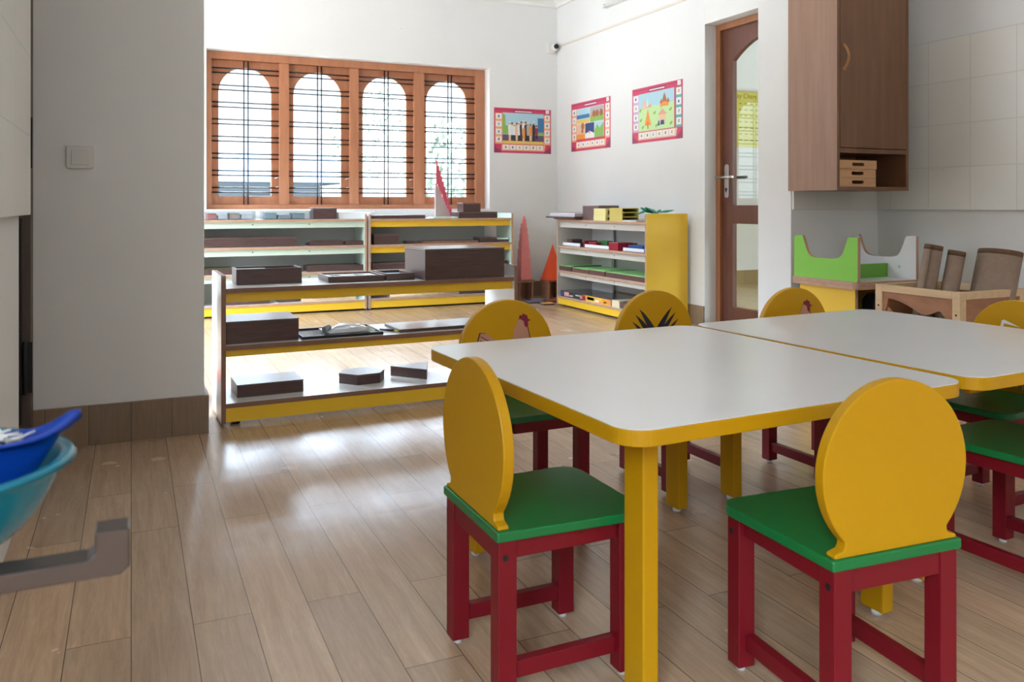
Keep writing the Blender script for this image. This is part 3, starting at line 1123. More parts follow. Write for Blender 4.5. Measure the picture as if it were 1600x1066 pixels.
def tray(name, label, cat, x, y, z, W, D, H, rz=0, m=None, fill=None, wall=.01, group=None, fh=.6):
    t = thing(name, label, cat, (x, y, z), rz, group)
    m = m or DARK
    b = MB()
    b.box(0, W, 0, D, 0, .004)
    b.box(0, W, 0, wall, .004, H)
    b.box(0, W, D - wall, D, .004, H)
    b.box(0, wall, wall, D - wall, .004, H)
    b.box(W - wall, W, wall, D - wall, .004, H)
    b.build('frame', m, t, bevel=.0012)
    if fill:
        MB().box(wall + .0005, W - wall - .0005, wall + .0005, D - wall - .0005, .0042, H * fh).build('insert', fill, t)
    return t


S1, S2, S3 = .545, .318, .090
DV = 'dark wooden boxes on the divider shelf'
# top of the divider shelf
t = thing('material_box', 'long dark box with a split lid, leftmost on top of the divider shelf', 'box', (.395, 3.585, S1), R(1), DV)
b = MB()
b.box(0, .265, 0, .15, 0, .006).box(0, .265, 0, .008, .006, .066).box(0, .265, .142, .15, .006, .066).box(0, .008, .008, .142, .006, .066).box(.257, .265, .008, .142, .006, .066)
b.build('body', DARK, t, bevel=.001)
MB().box(.0085, .13, .0085, .1415, .052, .060).build('lid', DARKL, t)
MB().box(.134, .2565, .0085, .1415, .050, .054).build('lid', c('blue_tinted_card', (.10, .20, .30), .2), t)
t = tray('puzzle_frame', 'flat dark frame of white shape cards, middle of the divider shelf top', 'tray', .762, 3.53, S1, .245, .21, .026, R(1), group=DV)
b = MB()
for i in range(2):
    x = .012 + i * .112
    b.box(x, x + .106, .012, .198, .0042, .020)
b.build('cards', c('card_white', (.80, .80, .80), .25), t)
b = MB()
for (x, y, w_, d_) in ((.03, .03, .05, .05), (.035, .12, .04, .045), (.145, .05, .035, .09), (.19, .03, .02, .06)):
    b.box(x, x + w_, y, y + d_, .0202, .0225)
b.build('shapes', c('shape_dark', (.08, .09, .11), .3), t)
t = tray('puzzle_frame', 'small dark frame with blue pieces, left against the biggest box', 'tray', 1.015, 3.535, S1, .13, .20, .030, R(2), m=DARK, fill=c('pale_card', (.70, .74, .78), .25), group=DV, fh=.55)
b = MB()
b.prism([(.03, .04), (.10, .06), (.105, .15), (.04, .16)], .0168, .021, 'z')
b.build('piece', c('puzzle_blue', (.03, .22, .42), .3), t)
wbox('material_box', 'biggest dark wooden box, at the right on top of the divider shelf', 'box', 1.172, 3.475, S1, .385, .275, .137, R(1.5), lid=.010, lidm=DARKL, group=DV)
# middle
wbox('material_box', 'large dark box on the middle board, against the left panel of the divider shelf', 'box', .345, 3.50, S2, .287, .235, .090, R(1), lid=.007, group=DV)
t = tray('flat_tray', 'flat glossy black tray under the plastic bag on the divider shelf', 'tray', .645, 3.49, S2, .345, .245, .012, R(1), m=BLK, fill=c('tray_black', (.03, .035, .04), .1), fh=.5)
b = MB()
random.seed(11)
n = 9
vs = []
for j in range(n):
    for i in range(n):
        u, v = i / (n - 1), j / (n - 1)
        e_ = min(u, 1 - u, v, 1 - v) * 2
        vs.append((.20 * u - .01 * v, .15 * v, .004 + .024 * (e_ ** .5) + random.uniform(-.004, .005) * (e_ > 0)))
fs = [(j * n + i, j * n + i + 1, (j + 1) * n + i + 1, (j + 1) * n + i) for j in range(n - 1) for i in range(n - 1)]
b.add(vs, fs)
vb = [(x, y, .001) for (x, y, z) in vs]
b.add(vb, [tuple(reversed(f)) for f in fs])
edge_i = [i for i in range(n)] + [j * n + n - 1 for j in range(1, n)] + [(n - 1) * n + i for i in range(n - 2, -1, -1)] + [j * n for j in range(n - 2, 0, -1)]
m_ = len(edge_i)
b.add([vs[i] for i in edge_i] + [vb[i] for i in edge_i], [(i, m_ + i, m_ + (i + 1) % m_, (i + 1) % m_) for i in range(m_)])
t = thing('plastic_bag', 'crumpled clear plastic bag of cards lying on the black tray', 'bag', (.765, 3.52, S2 + .0125), R(3))
b.build('film', mat('crinkled_plastic', (.66, .70, .73), .22, .10, 30, bump=.5, bscale=50), t)
b = MB()
b.cyl((-.014, .05, .012), (.012, .06, .016), .013, 12, r1=.017)
b.build('tied_end', c('bag_tie', (.30, .32, .34), .4), t)
t = thing('marker_pen', 'dark pen with a yellow tip, between the trays on the divider shelf', 'pen', (1.022, 3.575, S2), R(128))
MB().cyl((-.05, 0, .006), (.03, 0, .006), .0055, 10).build('barrel', BLK, t)
MB().cyl((-.0502, 0, .006), (-.072, 0, .006), .0055, 10, r1=.003).build('tip', c('pen_tip', (.62, .66, .10), .4), t)
t = thing('flat_board', 'wide white-topped flat board at the right of the middle divider board', 'board', (1.065, 3.505, S2), R(1.5))
MB().box(0, .46, 0, .22, 0, .013).build('base', DARK, t, bevel=.001)
MB().box(.004, .456, .004, .216, .0131, .0145).build('sheet', c('marbled_sheet', (.66, .67, .70), .14), t)
# bottom
wbox('material_box', 'oblong dark box at the left on the bottom divider board', 'box', .392, 3.545, S3, .268, .19, .052, R(1.5), lid=.006, group=DV)
t = thing('material_box', 'six-sided dark box in the middle of the bottom divider board', 'box', (.928, 3.655, S3), R(8), DV)
hexp = [(-.095, .010), (-.042, -.075), (.062, -.078), (.110, -.015), (.070, .078), (-.045, .080)]
MB().prism(hexp, 0, .038, 'z').build('body', DARK, t, bevel=.001)
MB().prism([(x * 1.01, y * 1.01) for x, y in hexp], .0385, .045, 'z').build('lid', DARKL, t, bevel=.001)
t = thing('material_box', 'three-sided dark box at the right on the bottom divider board', 'box', (1.190, 3.66, S3), R(0), DV)
tri = [(-.105, .055), (.020, -.095), (.085, .085)]
MB().prism(tri, 0, .038, 'z').build('body', DARK, t, bevel=.001)
MB().prism([(x * 1.01, y * 1.01) for x, y in tri], .0385, .045, 'z').build('lid', DARKL, t, bevel=.001)
t = thing('low_stand', 'red-rimmed tray on a low white stand, between end wall and divider shelf', 'stand', (.255, 3.93, 0))
MB().box(-.14, .018, 0, .16, 0, .085).build('base', WLAM, t, bevel=.002)
MB().box(-.142, .020, -.002, .162, .0855, .105).build('rim', ORNG, t, bevel=.002)

# ---- bookcase at left, top
T1, T2, T3, T4 = .757, .540, .330, .092


def clear_tub(label, x, y, z, W, D, H, cols):
    t = thing('storage_tub', label, 'box', (x, y, z), 0, 'clear plastic tubs on the left bookcase')
    b = MB()
    b.box(0, W, 0, .003, 0, H).box(0, W, D - .003, D, 0, H).box(0, .003, .003, D - .003, 0, H).box(W - .003, W, .003, D - .003, 0, H).box(0, W, 0, D, -.0, .003)
    b.build('tub', CLEARP, t)
    MB().box(-.006, W + .006, -.006, D + .006, H, H + .012).build('lid', c('tub_lid', (.82, .84, .86), .15), t, bevel=.002)
    x0 = .015
    for i, (cw, ch_, cc) in enumerate(cols):
        MB().box(x0, x0 + cw, .02, D - .03, .004, ch_).build('contents', c('tub_content_%d_%d' % (int(x * 100), i), cc, .4), t, bevel=.003)
        x0 += cw + .012
    return t


clear_tub('clear plastic tub with red and brown pieces, leftmost on the left bookcase', .52, 6.83, T1, .375, .20, .068, [(.07, .05, (.50, .16, .14)), (.07, .035, (.62, .62, .66)), (.08, .052, (.42, .34, .30)), (.08, .04, (.70, .70, .72))])
clear_tub('clear plastic tub with blue-green pieces, second on the left bookcase', .955, 6.83, T1, .365, .20, .068, [(.09, .052, (.30, .42, .46)), (.10, .035, (.35, .42, .45)), (.10, .05, (.28, .36, .42))])
wbox('material_box', 'upright grey-brown box beside the clear tubs, on top of the left bookcase', 'box', 1.345, 6.82, T1, .192, .16, .092, m=DARK, group='dark boxes on the window bookcases')
t = tray('flat_tray', 'shallow white and yellow tray at the right end of the left bookcase top', 'tray', 1.56, 6.85, T1, .24, .18, .05, m=WLAM, fill=YBOX, fh=.8)
b = MB()
b.box(0, .34, 0, .16, 0, .004)
tag(b.build('paper_sheet', c('paper_white', (.82, .82, .82), .3), None, (1.55, 6.86, T1 + .051), R(4)), 'white paper sheet lying over the shallow yellow tray', 'paper')
WB = 'dark boxes on the window bookcases'
wbox('material_box', 'very long dark box on the upper inside shelf of the left bookcase', 'box', .46, 6.80, T2, .75, .16, .078, group=WB)


def easel_book(label, x, y, z, W, D, H, rz=0):
    t = thing('wedge_stand', label, 'stand', (x, y, z), rz, 'wedge stands in the left bookcase')
    MB().prism([(0, 0), (D, 0), (D, .012), (0, H)], 0, W, 'x').build('wedge', DARK, t, bevel=.001)
    MB().prism([(.01, H + .0008), (D - .01, .0145), (D - .01, .018), (.01, H + .0045)], .01, W - .01, 'x').build('panel', DARKL, t)
    return t


easel_book('dark wedge stand beside the very long box, upper inside shelf', 1.315, 6.80, T2, .27, .2, .042)
easel_book('dark wedge stand at the right end of that upper inside shelf', 1.605, 6.80, T2, .15, .2, .036)
t = tray('material_tray', 'green-lined dark tray at the left end of the middle inside shelf', 'tray', .46, 6.80, T3, .26, .2, .05, fill=FELT, fh=.9)
wbox('material_box', 'dark box half hidden behind the long split-lid box, middle inside shelf', 'box', 1.02, 6.82, T3, .20, .18, .045, group=WB)
t = tray('material_tray', 'long dark tray at the right end of the middle inside shelf, left bookcase', 'tray', 1.30, 6.80, T3, .455, .2, .048, fill=GLAM, fh=.8)
t = tray('material_tray', 'green-lined dark tray on the bottom shelf of the left bookcase', 'tray', .64, 6.79, T4, .36, .22, .045, fill=FELT, fh=.95)
wbox('material_box', 'small dark box on the bottom shelf beside the green-lined tray', 'box', 1.07, 6.82, T4, .15, .15, .042, group=WB)
t = tray('flat_tray', 'long flat white tray on the bottom shelf of the left bookcase', 'tray', 1.25, 6.79, T4, .44, .2, .022, m=PINE, fill=WLAM, fh=.7)
b = MB()
for x in (.10, .25):
    b.box(x, x + .12, .05, .14, .016, .04)
tag(b.build('dark_block_pair', DARK, None, (1.25, 6.79, T4), 0), 'two dark blocks resting in the long flat white tray', 'blocks')

# ---- bookcase at right, top
tag(MB().box(0, .46, 0, .16, 0, .030).build('flat_box', DARK, None, (1.832, 6.79, T1), 0, bevel=.002), 'long flat dark box at the left on the right bookcase top', 'box')
wbox('material_box', 'long dark box under a smaller one, right end of the bookcase top', 'box', 2.60, 6.79, T1, .365, .24, .055, group=WB)
wbox('material_box', 'small dark box stacked on the long one, right end of the bookcase top', 'box', 2.655, 6.83, T1 + .0555, .165, .15, .078, group=WB)
# stepped stand of red rods
st = thing('rod_stand', 'grey stepped stand with a green base holding the red rods', 'stand', (2.43, 6.90, T1))
MB().box(-.06, .17, -.09, .06, 0, .012).build('base', c('pale_green_base', (.46, .64, .46), .4), st, bevel=.002)
b = MB()
steps = 10
poly = [(0, .0125), (.150, .0125)]
for i in range(steps):
    poly.append((.150 - i * .015, .03 + i * .030))
    poly.append((.150 - (i + 1) * .015, .03 + i * .030))
poly.append((0, .0125 + .29))
b.prism(poly[:-1], .02, .05, 'y')
b.build('stepped_board', mat('grey_pink_board', (.48, .38, .38), .45, .04, 8), st)
for i in range(10):
    L_ = .20 - .0 * i
    x = .006 + i * .0145
    zb = .7985 + 0
    top = .505 - i * .046
    bot = .30 - i * .031
    bot = max(bot, .0125)
    names = ['tallest', 'second tallest', 'third tallest', 'fourth tallest', 'fifth tallest', 'fifth shortest', 'fourth shortest', 'third shortest', 'second shortest', 'shortest']
    o = MB().box(-.006, .006, -.006, .006, 0, top - bot, 0, fm={'-x': 1}).build('red_rod', [RODL, ROD], None, (2.43 + x, 6.905, T1 + bot), 0, bevel=.001)
    tag(o, names[i] + ' of the red rods standing in steps before the window', 'rod', 'red rods in the stepped stand')
wbox('material_box', 'tall dark box at the left of the upper inside shelf, right bookcase', 'box', 1.845, 6.80, T2, .215, .17, .088, group=WB)
tag(MB().box(0, .10, 0, .12, 0, .022).build('flat_box', DARK, None, (2.135, 6.82, T2), 0, bevel=.002), 'tiny flat dark box beside the tall one, right bookcase', 'box')
t = tray('material_tray', 'wide shallow tray in the middle of the upper inside shelf, right bookcase', 'tray', 2.28, 6.79, T2, .50, .2, .020, m=EDGED, fill=GRYB, fh=.6)
wbox('material_box', 'dark box second from the right end, upper inside shelf of right bookcase', 'box', 2.80, 6.80, T2, .165, .16, .046, group=WB)
wbox('material_box', 'dark box at the far right end, upper inside shelf of right bookcase', 'box', 2.972, 6.81, T2, .11, .16, .036, group=WB, lidm=GLAM)
wbox('material_box', 'long low dark box at the left of the middle inside shelf, right bookcase', 'box', 1.83, 6.80, T3, .40, .18, .055, group=WB)
wbox('material_box', 'dark box at the right end of the middle inside shelf, right bookcase', 'box', 2.85, 6.80, T3, .22, .18, .045, group=WB)
o = MB().cyl((0, 0, .013), (.62, 0, .013), .0125, 14).build('wooden_pole', PINE, None, (1.98, 6.80, T4), 0)
tag(o, 'pale round wooden pole lying on the bottom shelf of the right bookcase', 'pole')
wbox('material_box', 'small dark box left of the wooden pole on the bottom shelf', 'box', 1.83, 6.82, T4, .13, .15, .022, group=WB, lid=.006)
easel = thing('wedge_stand', 'dark sloping stand at the right end of the bottom shelf, right bookcase', 'stand', (2.62, 6.80, T4))
MB().prism([(0, 0), (.22, 0), (.22, .035), (0, .010)], 0, .36, 'x').build('wedge', DARK, easel, bevel=.001)
MB().prism([(.01, .0118), (.21, .0345), (.21, .040), (.01, .0165)], .01, .35, 'x').build('panel', DARKL, easel)

# ---- corner between the bookcases: pink cubes on a stool, red pyramid, tiles
def stool(label, x, y, W=.17, H=.176):
    t = thing('wooden_stand', label, 'stand', (x, y, 0), 0, 'small wooden stands in the corner')
    MB().box(-W / 2, W / 2, -W / 2, W / 2, H - .016, H).build('top', STOOL, t, bevel=.002)
    for sx in (-1, 1):
        MB().box(min(sx * (W / 2 - .012), sx * (W / 2 - .03)), max(sx * (W / 2 - .012), sx * (W / 2 - .03)), -W / 2 + .01, W / 2 - .01, 0, H - .0162).build('side', STOOL, t, bevel=.002)
    MB().box(-W / 2 + .03, W / 2 - .03, W / 2 - .03, W / 2 - .018, .03, H - .0165).build('brace', STOOL, t)
    return t


stool('small wooden stand under the tower of pink cubes', 3.295, 6.96)
stool('small wooden stand under the red pyramid, beside the yellow bookcase', 3.575, 6.92, .16)
tag(MB().box(-.075, .075, -.075, .075, 0, .006).build('wooden_tile', EDGED, None, (3.30, 6.945, .1762), 0, bevel=.001), 'thin brown board under the tower of pink cubes', 'board')
z = .1826
ordn = ['bottom', 'second from the bottom', 'third from the bottom', 'fourth from the bottom', 'fifth from the bottom', 'fifth from the top', 'fourth from the top', 'third from the top', 'second from the top', 'topmost']
for i in range(10):
    s = .104 - i * .0100
    o = MB().box(-s / 2, s / 2, -s / 2, s / 2, 0, s).build('pink_cube', PINK, None, (3.298 + .001 * math.sin(i * 2.), 6.945, z), R(random.uniform(-2, 2)), bevel=.001)
    tag(o, ordn[i] + ' pink cube of the tower in the corner', 'cube', 'pink cubes stacked as a tower')
    z += s + .0004
t = thing('triangular_block', 'tall red pyramid beside the yellow bookcase, partly behind its side panel', 'block', (3.575, 6.90, .1764))
b = MB()
b.add([(-.09, -.07, 0), (.09, -.07, 0), (.09, .07, 0), (-.09, .07, 0), (0, 0, .335)], [(0, 3, 2, 1), (0, 1, 4), (1, 2, 4), (2, 3, 4), (3, 0, 4)])
b.build('pyramid', ORNG, t, bevel=.0015)
for (x, y, W, D, m, lab) in ((3.28, 6.66, .16, .12, c('tile_blue_grey', (.14, .16, .24), .4), 'dark blue flat tile on the floor below the pink tower'),
                             (3.36, 6.79, .13, .10, c('tile_slate', (.20, .20, .27), .4), 'slate grey flat tile lying behind the orange one in the corner'),
                             (3.31, 6.49, .105, .09, c('tile_orange', (.78, .42, .10), .4), 'small orange flat tile on the floor in front of the other corner tiles'),
                             (3.49, 6.66, .13, .12, c('tile_red', (.42, .05, .035), .4), 'dull red flat tile on the floor below the red pyramid')):
    t = thing('floor_tile', lab, 'tile', (x, y, 0), R(-3), 'flat coloured tiles on the corner floor')
    MB().box(-W / 2, W / 2, -D / 2, D / 2, 0, .012).build('base', DARK, t, bevel=.001)
    MB().box(-W / 2 + .003, W / 2 - .003, -D / 2 + .003, D / 2 - .003, .0122, .017).build('top', m, t, bevel=.001)

# ---- yellow-ended bookcase
RG = 'boxes and trays in the yellow-ended bookcase'
U1, U2, U3, U4 = .748, .520, .308, .085
# top, front edge x=3.37; y from 6.43 down to 5.05
t = thing('display_tray', 'wide flat tray overhanging the far end of the yellow-ended bookcase top', 'tray', (3.40, 6.06, U1), 0, RG)
MB().box(-.07, .28, -.02, .50, .012, .026).build('board', DARK, t, bevel=.002)
MB().prism([(-.02, 0), (.24, 0), (.24, .0118), (-.045, .0118)], .02, .42, 'y').build('foot', EDGED, t)
MB().box(-.055, .27, 0, .45, .0262, .055).build('cover', c('lilac_acrylic', (.60, .56, .62), .25), t, bevel=.003)
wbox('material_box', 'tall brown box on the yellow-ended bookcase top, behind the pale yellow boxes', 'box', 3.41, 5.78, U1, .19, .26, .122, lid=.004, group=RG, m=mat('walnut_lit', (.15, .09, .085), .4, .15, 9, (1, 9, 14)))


def ybox(label, x, y, z, W, D, H):
    t = thing('yellow_box', label, 'box', (x, y, z), 0, 'pale yellow open boxes')
    b = MB()
    b.box(0, .008, 0, D, 0, H).box(.008, W, 0, .008, 0, H).box(.008, W, D - .008, D, 0, H).box(.008, W, .008, D - .008, 0, .006).box(W - .008, W, .008, D - .008, .006, H)
    b.box(.008, W - .008, .008, D - .008, H - .004, H)
    b.build('body', YBOX, t, bevel=.001)
    MB().box(.02, W - .02, -.0008, 0, .008, H - .012).build('painted_opening', c('slot_shade', (.07, .055, .02), .6), t)  # flat dark sheet on the closed face, painted as the shade inside a slot


ybox('pale yellow box, bottom left one of the yellow pile', 3.40, 5.66, U1, .14, .185, .038)
ybox('pale yellow box, top left one of the yellow pile', 3.40, 5.655, U1 + .0385, .14, .185, .058)
t = thing('yellow_rack', 'open yellow two-compartment rack beside the pale yellow boxes', 'rack', (3.41, 5.43, U1))
b = MB()
for z in (.0, .03, .064, .096):
    b.box(.006, .144, 0, .184, z, z + .006)
b.box(.144, .15, 0, .184, 0, .102)
b.box(.006, .144, .184, .19, 0, .096)
b.box(0, .006, 0, .184, 0, .096)
b.build('frame', mat('mustard_paint', (.62, .50, .12), .5, .03, 6), t)
tag(MB().box(0, .16, 0, .20, 0, .010).build('paper_stack', c('paper_pale', (.72, .72, .70), .4), None, (3.42, 5.22, U1), R(4), bevel=.001), 'low pile of pale papers in front of the yellow rack', 'paper')
tag(MB().box(0, .15, 0, .14, 0, .012).build('dark_folder', c('folder_dark', (.20, .14, .13), .4), None, (3.40, 5.082, U1), R(0), bevel=.001), 'dark flat folder under the green paper leaves', 'folder')
t = thing('paper_leaf', 'spiky emerald green paper leaves lying on top of the yellow end panel', 'paper leaves', (3.50, 5.10, .8115))
random.seed(5)
b = MB()
for k in range(9):
    a = R(-60 + k * 33)
    ln = .10 + .03 * (k % 3)
    w_ = .028
    d = Vector((math.cos(a), math.sin(a), 0))
    n_ = Vector((-d.y, d.x, 0))
    zt = .018 + .004 * k
    vs = [Vector((0, 0, .006)), d * ln * .5 + n_ * w_ + Vector((0, 0, .008)), d * ln + Vector((0, 0, zt)), d * ln * .5 - n_ * w_ + Vector((0, 0, .008)), d * ln * .5 + Vector((0, 0, .020 + .002 * k))]
    vb = [v - Vector((0, 0, .0015)) for v in vs]
    b.add(vs + vb, [(0, 1, 4), (1, 2, 4), (2, 3, 4), (3, 0, 4), (5, 9, 6), (6, 9, 7), (7, 9, 8), (8, 9, 5), (0, 5, 6, 1), (1, 6, 7, 2), (2, 7, 8, 3), (3, 8, 5, 0)])
b.build('leaf_rosette', DGRN, t)
b = MB()
for a, ln, off in ((R(95), .26, 0), (R(112), .22, .02), (R(85), .24, -.03)):
    d = Vector((math.cos(a), math.sin(a), 0))
    n_ = Vector((-d.y, d.x, 0))
    o_ = Vector((off, 0, 0))
    vs = [o_, o_ + d * ln * .45 + n_ * .03 + Vector((0, 0, .014)), o_ + d * ln + Vector((0, 0, -.012)), o_ + d * ln * .45 - n_ * .03 + Vector((0, 0, .02)), o_ + d * ln * .45 + Vector((0, 0, .035))]
    vb = [v - Vector((0, 0, .0015)) for v in vs]
    b.add(vs + vb, [(0, 1, 4), (1, 2, 4), (2, 3, 4), (3, 0, 4), (5, 9, 6), (6, 9, 7), (7, 9, 8), (8, 9, 5), (0, 5, 6, 1), (1, 6, 7, 2), (2, 7, 8, 3), (3, 8, 5, 0)])
b.build('long_leaves', DGRN, t)


def tower_tray(label, x, y, z, D, ends, blocks):
    """white-sided sloping tray with coloured ends, runs along y"""
    t = thing('bead_tray', label, 'tray', (x, y, z), 0, 'white-sided trays on the upper shelf')
    MB().box(0, .16, 0, D, 0, .005).build('base', DARK, t)
    MB().box(0, .006, .0, D, .0052, .030).build('side', WLAM, t)
    MB().box(.154, .16, 0, D, .0052, .030).build('side', WLAM, t)
    for k, m in enumerate(ends):
        if m:
            ya = 0 if k == 0 else D - .012
            MB().box(-.004, .164, ya - .001 * k, ya + .012, .0052, .058).build('end_block', m, t, bevel=.001)
    for (bx, by, bw, bd, bh, m) in blocks:
        MB().box(bx, bx + bw, by, by + bd, .0052, bh).build('block', m, t, bevel=.001)
    return t


CR = c('block_crimson', (.34, .015, .03), .35)
CG = c('block_green', (.04, .20, .05), .4)
CB = c('block_blue', (.015, .07, .30), .35)
tower_tray('white-sided tray with a dark block, far end of the upper shelf', 3.40, 6.07, U2, .30, (None, None), [(.03, .19, .10, .09, .058, DARK)])
tower_tray('white-sided tray with crimson ends and green blocks, middle of the upper shelf', 3.40, 5.60, U2, .40, (None, CR), [(.02, .24, .05, .12, .05, CR), (.09, .18, .05, .16, .062, CG), (.09, .12, .03, .03, .05, CG)])
tag(MB().box(0, .14, 0, .135, 0, .062).build('crimson_block', CR, None, (3.385, 5.45, U2), 0, bevel=.002), 'crimson cuboid at the front edge of the upper shelf', 'block')
tag(MB().box(0, .05, 0, .16, 0, .055).build('green_block', CG, None, (3.545, 5.50, U2), 0, bevel=.002), 'green cuboid behind the crimson one on the upper shelf', 'block')
tower_tray('white-sided tray with a blue end, nearest the yellow panel', 3.40, 5.10, U2, .30, (CB, None), [(.02, .06, .11, .20, .05, CB)])
for k, (ya, dd, zz, lab) in enumerate(((6.19, .215, 0, 'green-topped brown box at the far end of the third shelf'), (5.90, .275, -.004, 'green-topped brown box second from the far end of the third shelf'),
                                   (5.645, .245, 0, 'green-topped brown box in the middle of the third shelf'), (5.085, .545, 0, 'longest green-topped brown box, beside the yellow panel'))):
    t = thing('lined_box', lab, 'box', (3.385, ya, U3), 0, 'green-topped brown boxes on the third shelf')
    MB().box(0, .30, 0, dd, 0, .038 + zz).build('body', mat('brown_box', (.115, .055, .05), .4, .2, 9, (14, 1, 9)), t, bevel=.0015)
    MB().box(.004, .296, .004, dd - .004, .0385 + zz, .044 + zz).build('lining', c('bright_green_card', (.30, .62, .22), .35), t)
    MB().box(.02, .29, -.006, -.0004, .01, .046 + zz).build('end_strip', BLK, t)


def game_box(label, x, y, z, D, W, H, base, blobs, rz=0):
    t = thing('game_box', label, 'box', (x, y, z), rz, 'board game boxes on the bottom shelf')
    MB().box(0, W, 0, D, 0, H * .96).build('carton', base, t, bevel=.001)
    MB().box(.003, W - .003, .003, D - .003, H * .962, H).build('lid_print', c('game_lid_' + base.name, (.10, .095, .10), .12), t)
    b = MB()
    ms = []
    for (ya, yb, za, zb2, m) in blobs:
        if m not in ms:
            ms.append(m)
        b.box(-.0009, -.0001, ya * D, yb * D, za * H, zb2 * H, ms.index(m))
    b.build('side_print', ms, t)
    return t


WT = c('print_cream', (.80, .78, .74))
OR = c('print_orange', (.85, .36, .03))
PKC = c('print_peach', (.75, .38, .33))
RDC = c('print_red', (.60, .04, .04))
YLC = c('print_yellow', (.85, .60, .06))
BLC = c('print_royal', (.06, .10, .35))
game_box('black board game box with a pale picture, far end of the bottom shelf', 3.385, 6.00, U4, .385, .28, .050, c('game_black', (.05, .05, .06), .3),
         [(.86, .97, .2, .8, BLC), (.89, .93, .3, .7, WT), (.60, .82, .18, .85, PKC), (.42, .58, .25, .42, WT), (.06, .30, .55, .7, WT), (.02, .10, .2, .75, PKC)])
game_box('orange and yellow board game box beside the black one', 3.385, 5.555, U4, .44, .30, .050, c('game_orange', (.80, .33, .10), .35),
         [(.90, .995, .03, .93, RDC), (.93, .965, .3, .7, WT), (.55, .86, .06, .9, YLC), (.58, .83, .3, .8, WT), (.40, .56, .2, .5, WT), (.30, .52, .55, .88, YLC), (.10, .28, .1, .88, OR), (.14, .24, .3, .5, YLC)])
tag(MB().box(0, .2, 0, .11, 0, .052).build('card_deck', c('deck_cream', (.74, .62, .42), .4), None, (3.39, 5.438, U4), 0, bevel=.002), 'small cream card box in front of the orange game box', 'box')
wbox('material_box', 'brown lidded box on the bottom shelf nearest the yellow panel', 'box', 3.39, 5.22, U4, .28, .20, .046, group=RG, m=mat('brown_box', (.1, .1, .1)), lid=.02)
wbox('material_box', 'flat black-lidded box at the back corner of the bottom shelf', 'box', 3.42, 5.09, U4, .26, .12, .040, group=RG, lidm=BLK)

# ------------------------------------------------------------------ wall cabinet
cab = thing('wall_cabinet', 'tall walnut cabinet hung high on the wall above the lime green cradle', 'cabinet', (3.158, 3.057, .949))
W_, D_, H_ = .495, .335, 1.6
t_ = .018
b = MB()
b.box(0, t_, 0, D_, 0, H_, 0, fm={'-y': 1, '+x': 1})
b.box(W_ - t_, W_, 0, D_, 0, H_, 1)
b.box(t_, W_ - t_, 0, D_, 0, t_, 1)
b.box(t_, W_ - t_, .022, D_, .190, .208, 1)
b.box(t_, W_ - t_, .0, .022, .186, .208, 1)
b.box(t_, W_ - t_, 0, D_, H_ - t_, H_, 1)
b.box(t_, W_ - t_, D_ - .01, D_ - .001, t_, H_ - t_, 1)
b.build('carcass', [CABL, CABD], cab)
dr = MB().box(t_ + .002, W_ - t_ - .003, -.002, .017, .212, H_ - .02).build('door', CABD, cab, bevel=.0015)
b = MB()
pts = []
for i in range(15):
    a = PI * i / 14
    pts.append((.043, -.004 - .030 * math.sin(a) ** .7, .60 + .115 * i / 14))
for p0, p1 in zip(pts[:-1], pts[1:]):
    b.cyl(p0, p1, .0062, 10)
b.cyl((.043, -.002, .60), (.043, -.008, .60), .009, 12)
b.cyl((.043, -.002, .715), (.043, -.008, .715), .009, 12)
b.build('handle', mat('beech_handle', (.42, .20, .07), .4, .1, 20), dr)
for i in range(3):
    z0 = .949 + t_ + i * .0445
    t = thing('wooden_tray', ['bottom', 'middle', 'top'][i] + ' beech tray of the stack of three in the cabinet', 'tray', (3.182, 3.064 + .003 * (i % 2), z0), 0, 'beech trays stacked in the cabinet')
    b = MB()
    w_, d_, h_ = .252 - .003 * (2 - i), .25, .0435
    # front with an oval hand hole
    n = 20
    hx, hz, ra, hl = w_ * .5, h_ * .52, .0085, .033
    b.box(0, hx - hl - ra, 0, .009, .0, h_)
    b.box(hx + hl + ra, w_, 0, .009, 0, h_)
    cap = []
    k = 8
    xs = [hx - hl - ra + (2 * (hl + ra)) * j / 24 for j in range(25)]

    def hh(x):
        dx = abs(x - hx) - hl
        return ra if dx <= 0 else math.sqrt(max(ra * ra - dx * dx, 0))
    for xa, xb in zip(xs[:-1], xs[1:]):
        b.prism([(xa, 0), (xb, 0), (xb, hz - hh(xb)), (xa, hz - hh(xa))], 0, .009, 'y')
        b.prism([(xa, hz + hh(xa)), (xb, hz + hh(xb)), (xb, h_), (xa, h_)], 0, .009, 'y')
    b.box(0, w_, d_ - .009, d_, 0, h_)
    b.box(0, .009, .009, d_ - .009, 0, h_)
    b.box(w_ - .009, w_, .009, d_ - .009, 0, h_)
    b.box(.009, w_ - .009, .009, d_ - .009, 0, .005)
    b.build('body', BOXW, t)

